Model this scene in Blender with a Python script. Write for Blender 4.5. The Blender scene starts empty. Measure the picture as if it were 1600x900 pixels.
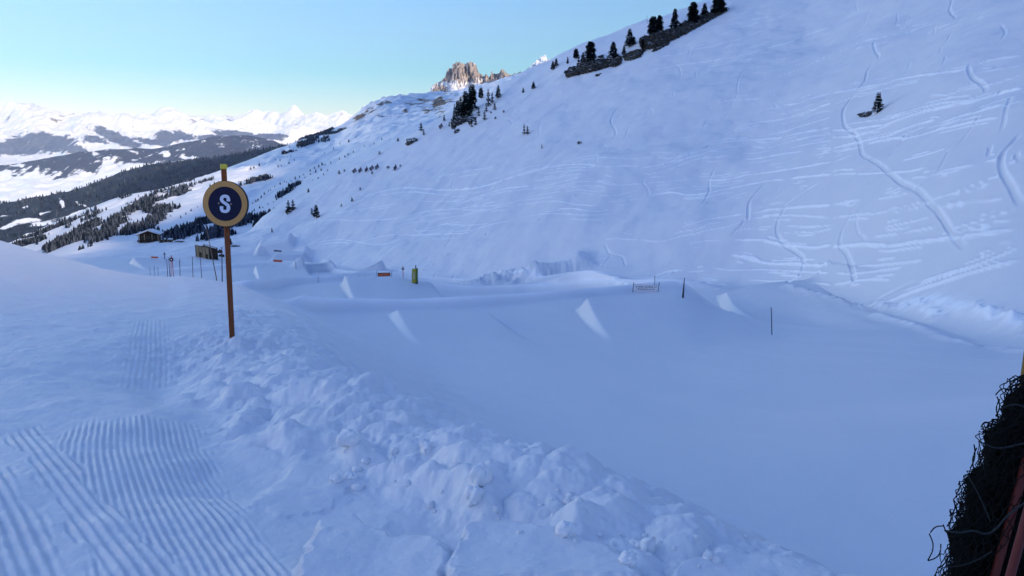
import bpy, bmesh, math, random
import numpy as np
from mathutils import Vector, Matrix
from mathutils.bvhtree import BVHTree

random.seed(7)
RNG = np.random.default_rng(11)
SC = bpy.context.scene
COL = SC.collection

# ------------------------------------------------------------------ camera
F = 1200.0                      # focal length in pixels of the 1600 x 900 photograph
PITCH = math.atan(210.0 / F)    # the horizon lies at row 240
CP, SP = math.cos(PITCH), math.sin(PITCH)
EYE = 1.65


def tans(u, v):
    """(x/y, (z-EYE)/y) of a viewing direction"""
    u = np.asarray(u, float); v = np.asarray(v, float)
    a = (u - 800.0) / F
    b = (450.0 - v) / F
    yc = CP + b * SP
    return a / yc, (b * CP - SP) / yc


def pt(u, v, Y):
    tx, tz = tans(u, v)
    return Vector((float(tx) * Y, Y, EYE + float(tz) * Y))


cam_d = bpy.data.cameras.new('camera')
cam = bpy.data.objects.new('camera', cam_d)
COL.objects.link(cam)
cam_d.sensor_width = 36.0
cam_d.lens = 36.0 * F / 1600.0
cam_d.clip_start = 0.05
cam_d.clip_end = 60000.0
cam.location = (0, 0, EYE)
cam.rotation_euler = (math.pi / 2 - PITCH, 0, 0)
SC.camera = cam

# ------------------------------------------------------------------ noise

def _hash(ix, iy, seed):
    ix = ix.astype(np.int64); iy = iy.astype(np.int64)
    h = (ix * 374761393 + iy * 668265263 + seed * 1442695041) & 0x7fffffff
    h = ((h ^ (h >> 13)) * 1274126177) & 0x7fffffff
    h = ((h ^ (h >> 15)) * 461845907) & 0x7fffffff
    return h ^ (h >> 14)


def noise2(x, y, seed=0):
    x = np.asarray(x, float); y = np.asarray(y, float)
    xi = np.floor(x); yi = np.floor(y)
    xf = x - xi; yf = y - yi
    ux = xf * xf * xf * (xf * (xf * 6 - 15) + 10)
    uy = yf * yf * yf * (yf * (yf * 6 - 15) + 10)

    def g(dx, dy):
        a = (_hash(xi + dx, yi + dy, seed) & 1023) * (2 * math.pi / 1024.0)
        return np.cos(a) * (xf - dx) + np.sin(a) * (yf - dy)
    n0 = g(0, 0) * (1 - ux) + g(1, 0) * ux
    n1 = g(0, 1) * (1 - ux) + g(1, 1) * ux
    return (n0 * (1 - uy) + n1 * uy) * 1.45


def fbm(x, y, oct=4, seed=0, gain=0.5, lac=2.03):
    s = 0; a = 1.0
    for i in range(oct):
        s = s + a * noise2(x, y, seed + i * 17)
        x = np.asarray(x) * lac + 11.3; y = np.asarray(y) * lac - 7.7; a *= gain
    return s


def ridged(x, y, oct=5, seed=0, gain=0.55, lac=2.1):
    s = 0; a = 1.0; w = 1.0
    for i in range(oct):
        n = 1 - np.abs(noise2(x, y, seed + i * 23))
        n = n * n * w
        w = np.clip(n * 1.6, 0, 1)
        s = s + a * n
        x = np.asarray(x) * lac + 3.1; y = np.asarray(y) * lac + 9.2; a *= gain
    return s


def clods(x, y, cell, seed, rmin=0.25, rmax=0.6, fill=0.7):
    """height of rounded lumps scattered one per cell (in units of cell)"""
    X = x / cell; Y = y / cell
    xi = np.floor(X); yi = np.floor(Y)
    best = np.zeros_like(X)
    for dx in (-1, 0, 1):
        for dy in (-1, 0, 1):
            h1 = _hash(xi + dx, yi + dy, seed); h2 = _hash(xi + dx, yi + dy, seed + 5); h3 = _hash(xi + dx, yi + dy, seed + 9)
            cx = xi + dx + (h1 & 1023) / 1023.0
            cy = yi + dy + (h2 & 1023) / 1023.0
            r = rmin + (rmax - rmin) * ((h3 & 1023) / 1023.0) ** 2
            on = ((h3 >> 10) & 255) / 255.0 < fill
            ang = (h1 >> 10 & 255) / 255.0 * 6.283
            ex = (X - cx) * np.cos(ang) + (Y - cy) * np.sin(ang)
            ey = -(X - cx) * np.sin(ang) + (Y - cy) * np.cos(ang)
            el = 0.7 + 0.6 * ((h2 >> 10) & 255) / 255.0
            d4 = (np.abs(ex / el) ** 2.6 + np.abs(ey * el) ** 2.6) ** (1 / 2.6)
            h = np.sqrt(np.clip(1 - (d4 / r) ** 2, 0, 1)) * r * on
            best = np.maximum(best, h)
    return best * cell


def sstep(a, b, x):
    t = np.clip((np.asarray(x, float) - a) / (b - a), 0, 1)
    return t * t * (3 - 2 * t)


# ------------------------------------------------------------------ interpolation

def pchip_slopes(X, Z):
    """X, Z: (K, N) knots along axis 0"""
    h = np.diff(X, axis=0); d = np.diff(Z, axis=0) / h
    K = X.shape[0]
    m = np.zeros_like(Z)
    for k in range(1, K - 1):
        w1 = 2 * h[k] + h[k - 1]; w2 = h[k] + 2 * h[k - 1]
        same = d[k - 1] * d[k] > 0
        with np.errstate(divide='ignore', invalid='ignore'):
            mm = (w1 + w2) / (w1 / d[k - 1] + w2 / d[k])
        m[k] = np.where(same, mm, 0)
    m[0] = d[0]; m[-1] = d[-1]
    return m


def pchip1(xk, yk, x):
    xk = np.asarray(xk, float)[:, None]; yk = np.asarray(yk, float)[:, None]
    m = pchip_slopes(xk, yk)[:, 0]
    xk = xk[:, 0]; yk = yk[:, 0]
    x = np.clip(x, xk[0], xk[-1])
    i = np.clip(np.searchsorted(xk, x) - 1, 0, len(xk) - 2)
    h = xk[i + 1] - xk[i]; t = (x - xk[i]) / h
    return ((2 * t**3 - 3 * t**2 + 1) * yk[i] + (t**3 - 2 * t**2 + t) * h * m[i]
            + (-2 * t**3 + 3 * t**2) * yk[i + 1] + (t**3 - t**2) * h * m[i + 1])


def loft(rows, counts, tau, apex, harmonic=True, blur=0):
    """rows: list of point lists (u, v, Y) or ('w', [(x, y, z)]) -> grid X, Y, Z of shape (R, N)"""
    KY, KZ = [], []
    for r in rows:
        if r[0] == 'w':
            P = np.array(r[1], float)
            t = P[:, 0]; y = P[:, 1]; z = P[:, 2]
        else:
            A = np.array(r, float)
            tx, tz = tans(A[:, 0], A[:, 1])
            y = A[:, 2]; z = EYE + tz * y
            t = tx * y / (y + apex)
        o = np.argsort(t); t = t[o]; y = y[o]; z = z[o]
        KY.append(pchip1(t, y, tau)); KZ.append(pchip1(t, z, tau))
    if blur:
        for k in range(len(KY)):
            bl = blur[k] if isinstance(blur, (list, tuple)) else blur
            kx = np.arange(-3 * bl, 3 * bl + 1); ke = np.exp(-0.5 * (kx / bl) ** 2); ke /= ke.sum()
            sm = lambda a: np.convolve(np.pad(a, 3 * bl, mode='edge'), ke, 'valid')
            KY[k] = sm(KY[k]); KZ[k] = sm(KZ[k])
    KY = np.array(KY); KZ = np.array(KZ)
    for k in range(1, len(rows)):
        KY[k] = np.maximum(KY[k], KY[k - 1] + 0.3)
    m = pchip_slopes(KY, KZ)
    outY, outZ, knot = [], [], []
    for k in range(len(rows) - 1):
        n = counts[k]; last = (k == len(rows) - 2)
        knot.append(sum(counts[:k]))
        s = np.linspace(0, 1, n + 1)[: n + 1 if last else n][:, None]
        y0, y1 = KY[k][None], KY[k + 1][None]
        if harmonic and KY[k].min() > 0.5:
            y = 1.0 / (1.0 / y0 + s * (1.0 / y1 - 1.0 / y0))
        else:
            y = y0 + s * (y1 - y0)
        h = y1 - y0; t = (y - y0) / h
        z = ((2 * t**3 - 3 * t**2 + 1) * KZ[k] + (t**3 - 2 * t**2 + t) * h * m[k]
             + (-2 * t**3 + 3 * t**2) * KZ[k + 1] + (t**3 - t**2) * h * m[k + 1])
        outY.append(y); outZ.append(z)
    Y = np.concatenate(outY); Z = np.concatenate(outZ)
    knot.append(Y.shape[0] - 1)
    X = tau[None] * (Y + apex)
    return X, Y, Z, knot


def grid_mesh(name, X, Y, Z, mat, attrs=None, smooth=True):
    R, N = X.shape
    co = np.stack([X, Y, Z], -1).reshape(-1, 3).astype(np.float32)
    idx = np.arange(R * N).reshape(R, N)
    q = np.stack([idx[:-1, :-1], idx[:-1, 1:], idx[1:, 1:], idx[1:, :-1]], -1).reshape(-1, 4).astype(np.int32)
    me = bpy.data.meshes.new(name)
    me.vertices.add(len(co)); me.vertices.foreach_set('co', co.ravel())
    me.loops.add(q.size); me.loops.foreach_set('vertex_index', q.ravel())
    me.polygons.add(len(q))
    me.polygons.foreach_set('loop_start', np.arange(0, q.size, 4, dtype=np.int32))
    me.polygons.foreach_set('loop_total', np.full(len(q), 4, np.int32))
    if smooth:
        me.polygons.foreach_set('use_smooth', np.ones(len(q), bool))
    for k, A in (attrs or {}).items():
        at = me.attributes.new(k, 'FLOAT', 'POINT')
        at.data.foreach_set('value', np.asarray(A, np.float32).ravel())
    me.update(calc_edges=True)
    me.materials.append(mat)
    o = bpy.data.objects.new(name, me); COL.objects.link(o)
    return o


# ------------------------------------------------------------------ object helpers

def tag(o, label=None, cat=None, group=None, kind=None):
    if label: o['label'] = label
    if cat: o['category'] = cat
    if group: o['group'] = group
    if kind: o['kind'] = kind
    return o


def link_bm(name, bm, mat, parent=None, smooth=False):
    me = bpy.data.meshes.new(name)
    bm.normal_update()
    bm.to_mesh(me); bm.free()
    if smooth:
        me.polygons.foreach_set('use_smooth', np.ones(len(me.polygons), bool))
    for m in (mat if isinstance(mat, (list, tuple)) else [mat]):
        me.materials.append(m)
    o = bpy.data.objects.new(name, me); COL.objects.link(o)
    if parent is not None: o.parent = parent
    return o


def raw_mesh(name, V, Fc, mat, parent=None, smooth=False, attrs=None):
    me = bpy.data.meshes.new(name)
    me.from_pydata([tuple(p) for p in V], [], [tuple(int(i) for i in f) for f in Fc])
    if smooth:
        me.polygons.foreach_set('use_smooth', np.ones(len(me.polygons), bool))
    me.materials.append(mat)
    me.update()
    o = bpy.data.objects.new(name, me); COL.objects.link(o)
    if parent is not None: o.parent = parent
    return o


def empty(name, loc, rz=0.0):
    o = bpy.data.objects.new(name, None); COL.objects.link(o)
    o.empty_display_size = 0.1
    o.location = loc; o.rotation_euler = (0, 0, rz)
    return o


def copy_tree(o, parent=None):
    c = o.copy(); COL.objects.link(c)
    if parent is not None: c.parent = parent
    for ch in list(o.children): copy_tree(ch, c)
    return c


def add_box(bm, c, s, rot=None):
    M = Matrix.Translation(Vector(c)) @ (rot.to_4x4() if rot is not None else Matrix.Identity(4)) @ Matrix.Diagonal((s[0], s[1], s[2], 1))
    bmesh.ops.create_cube(bm, size=1.0, matrix=M)


def add_tube(bm, pts, r, n=6, cap=True, r2=None):
    """tube along a polyline, radius r (tapering to r2)"""
    pts = [Vector(p) for p in pts]
    rings = []
    up = Vector((0.13, 0.21, 0.97))
    for i, p in enumerate(pts):
        a = pts[max(i - 1, 0)]; b = pts[min(i + 1, len(pts) - 1)]
        d = (b - a).normalized()
        s = d.cross(up)
        if s.length < 1e-3: s = d.cross(Vector((1, 0, 0)))
        s.normalize(); t = d.cross(s)
        rr = r if r2 is None else r + (r2 - r) * i / (len(pts) - 1)
        rings.append([bm.verts.new(p + (s * math.cos(k * 2 * math.pi / n) + t * math.sin(k * 2 * math.pi / n)) * rr) for k in range(n)])
    for A, B in zip(rings[:-1], rings[1:]):
        for k in range(n):
            bm.faces.new((A[k], A[(k + 1) % n], B[(k + 1) % n], B[k]))
    if cap:
        bm.faces.new(rings[0][::-1]); bm.faces.new(rings[-1])


# ------------------------------------------------------------------ materials

def new_mat(name):
    m = bpy.data.materials.new(name); m.use_nodes = True
    nt = m.node_tree
    for n in list(nt.nodes): nt.nodes.remove(n)
    out = nt.nodes.new('ShaderNodeOutputMaterial')
    p = nt.nodes.new('ShaderNodeBsdfPrincipled')
    nt.links.new(p.outputs[0], out.inputs[0])
    return m, nt, p


def N(nt, t, **kw):
    n = nt.nodes.new(t)
    for k, v in kw.items():
        if k in n.inputs.keys(): n.inputs[k].default_value = v
        else: setattr(n, k, v)
    return n


def simple(name, col, rough=0.6, var=0.25, scale=8.0, spec=0.3, metallic=0.0, bump=0.0, stretch=None):
    """a painted / wooden / fabric surface with uneven tone"""
    m, nt, p = new_mat(name)
    tc = N(nt, 'ShaderNodeTexCoord'); mp = N(nt, 'ShaderNodeMapping')
    if stretch: mp.inputs['Scale'].default_value = stretch
    no = N(nt, 'ShaderNodeTexNoise', Scale=scale, Detail=5.0, Roughness=0.65)
    nt.links.new(tc.outputs['Object'], mp.inputs[0]); nt.links.new(mp.outputs[0], no.inputs['Vector'])
    mix = N(nt, 'ShaderNodeMixRGB'); mix.blend_type = 'MIX'
    c = np.array(col)
    mix.inputs[1].default_value = (*np.clip(c * (1 - var), 0, 1), 1); mix.inputs[2].default_value = (*np.clip(c * (1 + var), 0, 1), 1)
    nt.links.new(no.outputs[0], mix.inputs[0]); nt.links.new(mix.outputs[0], p.inputs['Base Color'])
    p.inputs['Roughness'].default_value = rough; p.inputs['Specular IOR Level'].default_value = spec
    p.inputs['Metallic'].default_value = metallic
    if bump:
        b = N(nt, 'ShaderNodeBump', Strength=0.6, Distance=bump)
        nt.links.new(no.outputs[0], b.inputs['Height']); nt.links.new(b.outputs[0], p.inputs['Normal'])
    return m


def snow_material(name, grain=True):
    m, nt, p = new_mat(name)
    geo = N(nt, 'ShaderNodeNewGeometry')
    n1 = N(nt, 'ShaderNodeTexNoise', Scale=0.35, Detail=6.0, Roughness=0.6)
    nt.links.new(geo.outputs['Position'], n1.inputs['Vector'])
    at = N(nt, 'ShaderNodeAttribute', attribute_name='fresh_lit')
    ad = N(nt, 'ShaderNodeMath', operation='MULTIPLY_ADD'); ad.inputs[1].default_value = 0.16; ad.inputs[2].default_value = -0.08
    nt.links.new(n1.outputs[0], ad.inputs[0])
    sm = N(nt, 'ShaderNodeMath', operation='ADD'); nt.links.new(at.outputs['Fac'], sm.inputs[0]); nt.links.new(ad.outputs[0], sm.inputs[1])
    rp = N(nt, 'ShaderNodeValToRGB'); e0 = rp.color_ramp.elements
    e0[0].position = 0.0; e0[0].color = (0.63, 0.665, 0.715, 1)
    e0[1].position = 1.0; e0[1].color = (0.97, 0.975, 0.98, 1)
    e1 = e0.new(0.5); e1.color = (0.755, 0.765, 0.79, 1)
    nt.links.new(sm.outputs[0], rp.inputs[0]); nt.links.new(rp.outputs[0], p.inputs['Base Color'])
    p.inputs['Roughness'].default_value = 0.55
    p.inputs['Specular IOR Level'].default_value = 0.25
    if grain:
        n2 = N(nt, 'ShaderNodeTexNoise', Scale=26.0, Detail=4.0, Roughness=0.7)
        n3 = N(nt, 'ShaderNodeTexNoise', Scale=2.2, Detail=5.0, Roughness=0.6)
        nt.links.new(geo.outputs['Position'], n2.inputs['Vector']); nt.links.new(geo.outputs['Position'], n3.inputs['Vector'])
        b2 = N(nt, 'ShaderNodeBump', Strength=0.35, Distance=0.012)
        b3 = N(nt, 'ShaderNodeBump', Strength=0.4, Distance=0.06)
        nt.links.new(n3.outputs[0], b3.inputs['Height']); nt.links.new(n2.outputs[0], b2.inputs['Height'])
        nt.links.new(b3.outputs[0], b2.inputs['Normal']); nt.links.new(b2.outputs[0], p.inputs['Normal'])
    return m


def mountain_material(name, forest=(0.012, 0.016, 0.02), rock=(0.16, 0.12, 0.085), snow=(0.84, 0.86, 0.89), fscale=0.02, rscale=0.03, bump=4.0, speck=0.0):
    """snow ground with woods and bare rock where the attributes say so"""
    m, nt, p = new_mat(name)
    geo = N(nt, 'ShaderNodeNewGeometry')
    af = N(nt, 'ShaderNodeAttribute', attribute_name='forest'); ar = N(nt, 'ShaderNodeAttribute', attribute_name='rock')
    nf = N(nt, 'ShaderNodeTexNoise', Scale=fscale, Detail=8.0, Roughness=0.72)
    nr = N(nt, 'ShaderNodeTexNoise', Scale=rscale, Detail=7.0, Roughness=0.7)
    for n in (nf, nr): nt.links.new(geo.outputs['Position'], n.inputs['Vector'])

    def masked(attr, noise, w):
        a = N(nt, 'ShaderNodeMath', operation='MULTIPLY_ADD'); a.inputs[1].default_value = w; a.inputs[2].default_value = -0.5 * w
        nt.links.new(noise.outputs[0], a.inputs[0])
        s = N(nt, 'ShaderNodeMath', operation='ADD')
        nt.links.new(a.outputs[0], s.inputs[0]); nt.links.new(attr.outputs['Fac'], s.inputs[1])
        r = N(nt, 'ShaderNodeMapRange'); r.inputs[1].default_value = 0.42; r.inputs[2].default_value = 0.58
        nt.links.new(s.outputs[0], r.inputs[0])
        return r
    mf = masked(af, nf, 1.3); mr = masked(ar, nr, 1.3)
    rc = N(nt, 'ShaderNodeMixRGB')
    rc.inputs[1].default_value = (*[c * 0.6 for c in rock], 1); rc.inputs[2].default_value = (*[c * 1.5 for c in rock], 1)
    nt.links.new(nf.outputs[0], rc.inputs[0])
    fc = N(nt, 'ShaderNodeMixRGB')
    fc.inputs[1].default_value = (*[c * 0.6 for c in forest], 1); fc.inputs[2].default_value = (*[c * 2.0 for c in forest], 1)
    nt.links.new(nr.outputs[0], fc.inputs[0])
    m1 = N(nt, 'ShaderNodeMixRGB'); m1.inputs[1].default_value = (*snow, 1)
    nt.links.new(mr.outputs[0], m1.inputs[0]); nt.links.new(rc.outputs[0], m1.inputs[2])
    m2 = N(nt, 'ShaderNodeMixRGB')
    nt.links.new(mf.outputs[0], m2.inputs[0]); nt.links.new(m1.outputs[0], m2.inputs[1]); nt.links.new(fc.outputs[0], m2.inputs[2])
    nt.links.new(m2.outputs[0], p.inputs['Base Color'])
    p.inputs['Roughness'].default_value = 0.8; p.inputs['Specular IOR Level'].default_value = 0.1
    b = N(nt, 'ShaderNodeBump', Strength=0.7, Distance=bump)
    nt.links.new(nr.outputs[0], b.inputs['Height']); nt.links.new(b.outputs[0], p.inputs['Normal'])
    return m
# ================================================================== NEAR TERRAIN
M_SNOW = snow_material('snow')
APEX = 3.0
inner = np.linspace(-0.705, 0.705, 1480)
outer = 0.705 + np.cumsum(np.linspace(0.004, 0.03, 36))
TAU = np.concatenate([-outer[::-1], inner, outer])

W = lambda pts: ('w', pts)
ROWS = [
    W([(-2, -2.6, -1.6), (2, -2.6, -1.6)]),
    W([(-2, 1.2, -1.7), (2, 1.2, -1.7)]),
    W([(-2, 2.3, -1.9), (0, 2.3, -1.8), (2, 2.3, -1.4)]),
    # bowl
    [(-900, 800, 8), (300, 800, 8), (500, 800, 8), (800, 790, 8), (1000, 776, 8), (1200, 752, 8), (1400, 722, 8), (1600, 694, 8), (2000, 640, 8)],
    [(-900, 655, 16), (300, 655, 16), (500, 668, 16), (800, 664, 16), (1000, 655, 16), (1200, 640, 16), (1400, 620, 15.5), (1600, 600, 15), (2000, 520, 14)],
    [(-900, 562, 30), (300, 562, 30), (500, 566, 29), (700, 562, 30), (1000, 558, 31), (1200, 556, 30), (1400, 556, 25), (1600, 566, 21), (2000, 480, 18)],
    # first crest
    [(-900, 480, 60), (200, 480, 60), (350, 494, 40), (440, 494, 38), (520, 491, 42), (650, 485, 46), (800, 475, 51), (900, 466, 55), (1000, 456, 60),
     (1060, 451, 62), (1120, 484, 60), (1180, 503, 54), (1250, 512, 48), (1350, 522, 38), (1450, 535, 31), (1600, 558, 24.5), (2000, 470, 20)],
    # behind the first crest
    [(-900, 470, 80), (200, 470, 80), (350, 512, 50), (440, 516, 50), (650, 505, 62), (800, 498, 66), (1000, 478, 72), (1060, 474, 72), (1120, 482, 69),
     (1180, 490, 64), (1250, 497, 58), (1350, 506, 44), (1450, 526, 34), (1600, 554, 26), (2000, 460, 22)],
    # second crest
    [(-900, 455, 100), (200, 455, 100), (350, 460, 70), (390, 452, 70), (450, 446, 85), (520, 440, 95), (600, 431, 107), (640, 436, 105), (680, 449, 100), (720, 456, 98),
     (800, 455, 98), (900, 452, 95), (1000, 448, 84), (1060, 448, 79), (1110, 451, 76), (1160, 460, 72), (1230, 470, 66), (1350, 494, 48), (1450, 518, 36.5), (1600, 551, 27), (2000, 450, 24)],
    # behind the second crest
    [(-900, 440, 120), (200, 444, 120), (350, 456, 95), (390, 462, 85), (450, 458, 100), (520, 453, 112), (600, 449, 119), (640, 446, 117), (680, 444, 113), (720, 446, 110),
     (800, 446, 104), (930, 444, 91), (1000, 446, 87), (1060, 446, 83), (1160, 452, 75), (1230, 461, 70), (1350, 489, 49), (1450, 514, 37.5), (1600, 549, 27.6), (2000, 440, 26)],
    # third crest
    [(-900, 425, 150), (200, 428, 145), (330, 420, 150), (385, 416, 162), (427, 413, 172), (467, 412, 172), (510, 424, 150), (560, 430, 138), (600, 435, 130), (680, 440, 122),
     (720, 443, 116), (800, 442, 107), (930, 441, 94), (1060, 446, 85), (1160, 451, 77), (1230, 458, 72), (1350, 486, 50), (1450, 511, 38.3), (1600, 547, 28.3), (2000, 430, 28)],
    # foot of the hill / far bench
    [(-900, 410, 180), (0, 406, 180), (200, 403, 178), (300, 402, 185), (330, 402, 190), (385, 394, 212), (440, 396, 205), (467, 405, 190), (510, 415, 175), (560, 424, 155), (600, 428, 146),
     (680, 437, 130), (800, 440, 110), (930, 439, 97), (1000, 442, 92), (1060, 445, 87), (1160, 450, 79), (1230, 455, 75), (1350, 484, 51), (1450, 509, 39), (1600, 545, 29), (2000, 420, 30)],
]
# hill: foot -> skyline, with two rows between
FOOT = ROWS[-1]
RIDGE = [(-900, 440, 260), (0, 425, 230), (90, 402, 250), (150, 388, 280), (200, 378.5, 300), (310, 379, 275), (350, 376, 270), (380, 369, 265), (418, 340.6, 275), (482, 299, 300), (531, 269, 315),
         (595, 239, 325), (644, 208, 332), (705, 174, 335), (750, 154, 335), (784, 132.5, 332), (829, 112.5, 328), (859, 99, 322), (883, 85, 318), (923, 67, 312),
         (961, 54, 306), (987, 43.5, 303), (1010, 36, 300), (1041, 27, 297), (1074, 18, 294), (1110, 11, 290), (1150, 4.5, 286), (1250, -18, 276), (1400, -60, 255),
         (1600, -120, 225), (2000, -160, 180)]


def to3(r):
    A = np.array(r, float); tx, tz = tans(A[:, 0], A[:, 1]); y = A[:, 2]
    t = tx * y / (y + APEX)
    return t, y, EYE + tz * y


tf, yf_, zf = to3(FOOT); tr, yr, zr = to3(RIDGE)
tt = np.unique(np.concatenate([tf, tr]))
fy, fz = pchip1(tf, yf_, tt), pchip1(tf, zf, tt)
ry, rz = pchip1(tr, yr, tt), pchip1(tr, zr, tt)


def between(f, g):
    return W([(t, a + (b - a) * f, c + (d - c) * g) for t, a, b, c, d in zip(tt, fy, ry, fz, rz)])


def beyond(f, drop):
    return W([(t, c * f, d - drop) for t, a, b, c, d in zip(tt, fy, fz, ry, rz)])


ROWS += [between(0.10, 0.105), between(0.50, 0.52), RIDGE, beyond(1.25, 14), beyond(1.8, 110)]
COUNTS = [5, 8, 330, 130, 90, 80, 22, 46, 14, 40, 40, 90, 230, 190, 12, 8]
GX, GY, GZ, KN = loft(ROWS, COUNTS, TAU, APEX, blur=[11] * 10 + [14, 48, 72, 72, 8, 36, 36])
ROW_FOOT, ROW_RIDGE = KN[11], KN[14]

# ---- groomed run on the left (a platform that ends at a shoulder line)
SHOULDER = np.array([(30, -8), (9, -0.6), (4, 1.4), (2.2, 2.25), (1.4, 3.0), (0.72, 3.9), (0.02, 4.75), (-0.84, 6.0), (-2.4, 8.8), (-4.4, 14.5), (-6.7, 22.0),
                     (-10.8, 32.0), (-16.5, 44.0), (-22.5, 56.0), (-27.5, 62.0), (-34, 63.0), (-42, 60), (-60, 52), (-140, 45)], float)
POLY = np.concatenate([SHOULDER, np.array([(-140, -40), (30, -40)], float)])


def seg_dist(px, py, A):
    best = np.full(px.shape, 1e9)
    along = np.zeros(px.shape)
    L = 0.0
    for (x0, y0), (x1, y1) in zip(A[:-1], A[1:]):
        dx, dy = x1 - x0, y1 - y0
        l2 = dx * dx + dy * dy
        t = np.clip(((px - x0) * dx + (py - y0) * dy) / l2, 0, 1)
        d = np.hypot(px - x0 - t * dx, py - y0 - t * dy)
        k = d < best
        best = np.where(k, d, best)
        along = np.where(k, L + t * math.sqrt(l2), along)
        L += math.sqrt(l2)
    return best, along


def in_poly(px, py, A):
    ins = np.zeros(px.shape, bool)
    n = len(A)
    for i in range(n):
        x0, y0 = A[i]; x1, y1 = A[(i + 1) % n]
        if y0 == y1: continue
        c = ((y0 > py) != (y1 > py)) & (px < (x1 - x0) * (py - y0) / (y1 - y0) + x0)
        ins ^= c
    return ins


def smooth_line(A, n=6):
    """Catmull-Rom through the points"""
    A = np.asarray(A, float)
    P = np.concatenate([[2 * A[0] - A[1]], A, [2 * A[-1] - A[-2]]])
    out = []
    for i in range(1, len(P) - 2):
        p0, p1, p2, p3 = P[i - 1], P[i], P[i + 1], P[i + 2]
        for k in range(n):
            t = k / n
            out.append(0.5 * ((2 * p1) + (-p0 + p2) * t + (2 * p0 - 5 * p1 + 4 * p2 - p3) * t**2 + (-p0 + 3 * p1 - 3 * p2 + p3) * t**3))
    out.append(A[-1])
    return np.array(out)


near = (GY < 95) & (GX < 32)
nx, ny = GX[near], GY[near]
SH = smooth_line(SHOULDER, 4)
dist, along = seg_dist(nx, ny, SH)
ins = in_poly(nx, ny, np.concatenate([SH, POLY[-2:]]))
sd = np.where(ins, -dist, dist)
wob = 0.16 * fbm(nx * 1.3, ny * 1.3, 3, 5) * sstep(14, 6, ny)
sd = sd + wob
ks = np.array([-40, -8, 0, 3, 9.1, 12, 16, 22, 32, 38, 45, 52, 60, 66, 75, 95], float)
kz = np.array([0.6, 0.1, 0, -0.12, -0.62, -1.0, -1.62, -2.72, -4.1, -4.85, -5.8, -6.78, -8.0, -9.4, -11.8, -17.0], float)
P = pchip1(ks, kz, ny)
# bank of drifted snow at the left edge
P += 3.75 * np.exp(-(((nx + 27.5) / 9.0) ** 2 + ((ny - 28) / 11.0) ** 2))
P += 2.0 * np.exp(-(((nx + 46) / 14.0) ** 2 + ((ny - 24) / 22.0) ** 2))
P += 0.10 * fbm(nx * 0.16, ny * 0.11, 3, 3) * sstep(2, 14, ny) + 0.03 * fbm(nx * 0.8, ny * 0.5, 3, 8)
rr = 0.12 + 0.035 * np.clip(ny, 0, 60)
fall = 0.62 * 0.5 * (np.sqrt(sd * sd + rr * rr) + sd)
P = P - fall
B = GZ[near]
kk = 0.25 + 0.02 * np.clip(ny, 0, 60)
Zn = 0.5 * (P + B + np.sqrt((P - B) ** 2 + kk * kk))
onP = sstep(-0.4, 0.4, P - B)
GZ[near] = Zn
onplat = np.zeros_like(GZ); onplat[near] = onP
SD = np.full_like(GZ, 50.0); SD[near] = sd
AL = np.zeros_like(GZ); AL[near] = along

# ---- kickers: ramps of shaped snow (left lower edge, lip, width to the right, height)

KSIDE_LIT = np.zeros_like(GX)  # paler left sides of the kickers: light from the left painted in


def kicker(base, lip, width, H, back=2.5, power=1.6, side=0.35):
    a = Vector(base).xy; b = Vector(lip).xy
    d = b - a; L = d.length; d.normalize()
    s = (GX - a.x) * d.x + (GY - a.y) * d.y
    w = (GX - a.x) * d.y - (GY - a.y) * d.x
    t = np.clip(s / L, 0, 1) ** power
    t = np.where(s > L, np.clip(1 - (s - L) / back, 0, 1), t)
    e = sstep(-side * 0.3, side, w) * sstep(width + side * 2.0, width, w)
    np.add(GZ, H * t * e, out=GZ)
    np.add(KSIDE_LIT, 0.34 * sstep(0.02, 0.1, t * e) * sstep(side * 1.15, side * 0.8, w) * sstep(-side * 0.6, -side * 0.1, w) * (s < L + back * .4), out=KSIDE_LIT)


# ---- camera rays on the near terrain
def make_bvh(stride=3):
    r = np.unique(np.concatenate([np.arange(0, GX.shape[0], stride), [GX.shape[0] - 1]]))
    c = np.unique(np.concatenate([np.arange(0, GX.shape[1], stride), [GX.shape[1] - 1]]))
    A = np.stack([GX[np.ix_(r, c)], GY[np.ix_(r, c)], GZ[np.ix_(r, c)]], -1)
    R_, N_ = A.shape[:2]
    idx = np.arange(R_ * N_).reshape(R_, N_)
    q = np.stack([idx[:-1, :-1], idx[:-1, 1:], idx[1:, 1:], idx[1:, :-1]], -1).reshape(-1, 4)
    return BVHTree.FromPolygons(A.reshape(-1, 3).tolist(), q.tolist())


def ray(u, v):
    tx, tz = tans(u, v)
    return Vector((float(tx), 1.0, float(tz))).normalized()


EYEV = Vector((0, 0, EYE))


def hit(bvh, u, v):
    h = bvh.ray_cast(EYEV, ray(u, v))
    return h[0]


def cell(p):
    """row and column of a point on the near grid"""
    c = np.searchsorted(TAU, p[0] / (p[1] + APEX))
    c = min(max(int(c), 1), len(TAU) - 1)
    r = int(np.searchsorted(GY[:, c], p[1]))
    return min(max(r, 1), GY.shape[0] - 1), c


def ground_z(x, y):
    r, c = cell((x, y))
    t = x / (y + APEX)
    fc = (t - TAU[c - 1]) / (TAU[c] - TAU[c - 1]); fc = min(max(fc, 0), 1)
    out = []
    for cc in (c - 1, c):
        out.append(np.interp(y, GY[:, cc], GZ[:, cc]))
    return float(out[0] * (1 - fc) + out[1] * fc)


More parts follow.
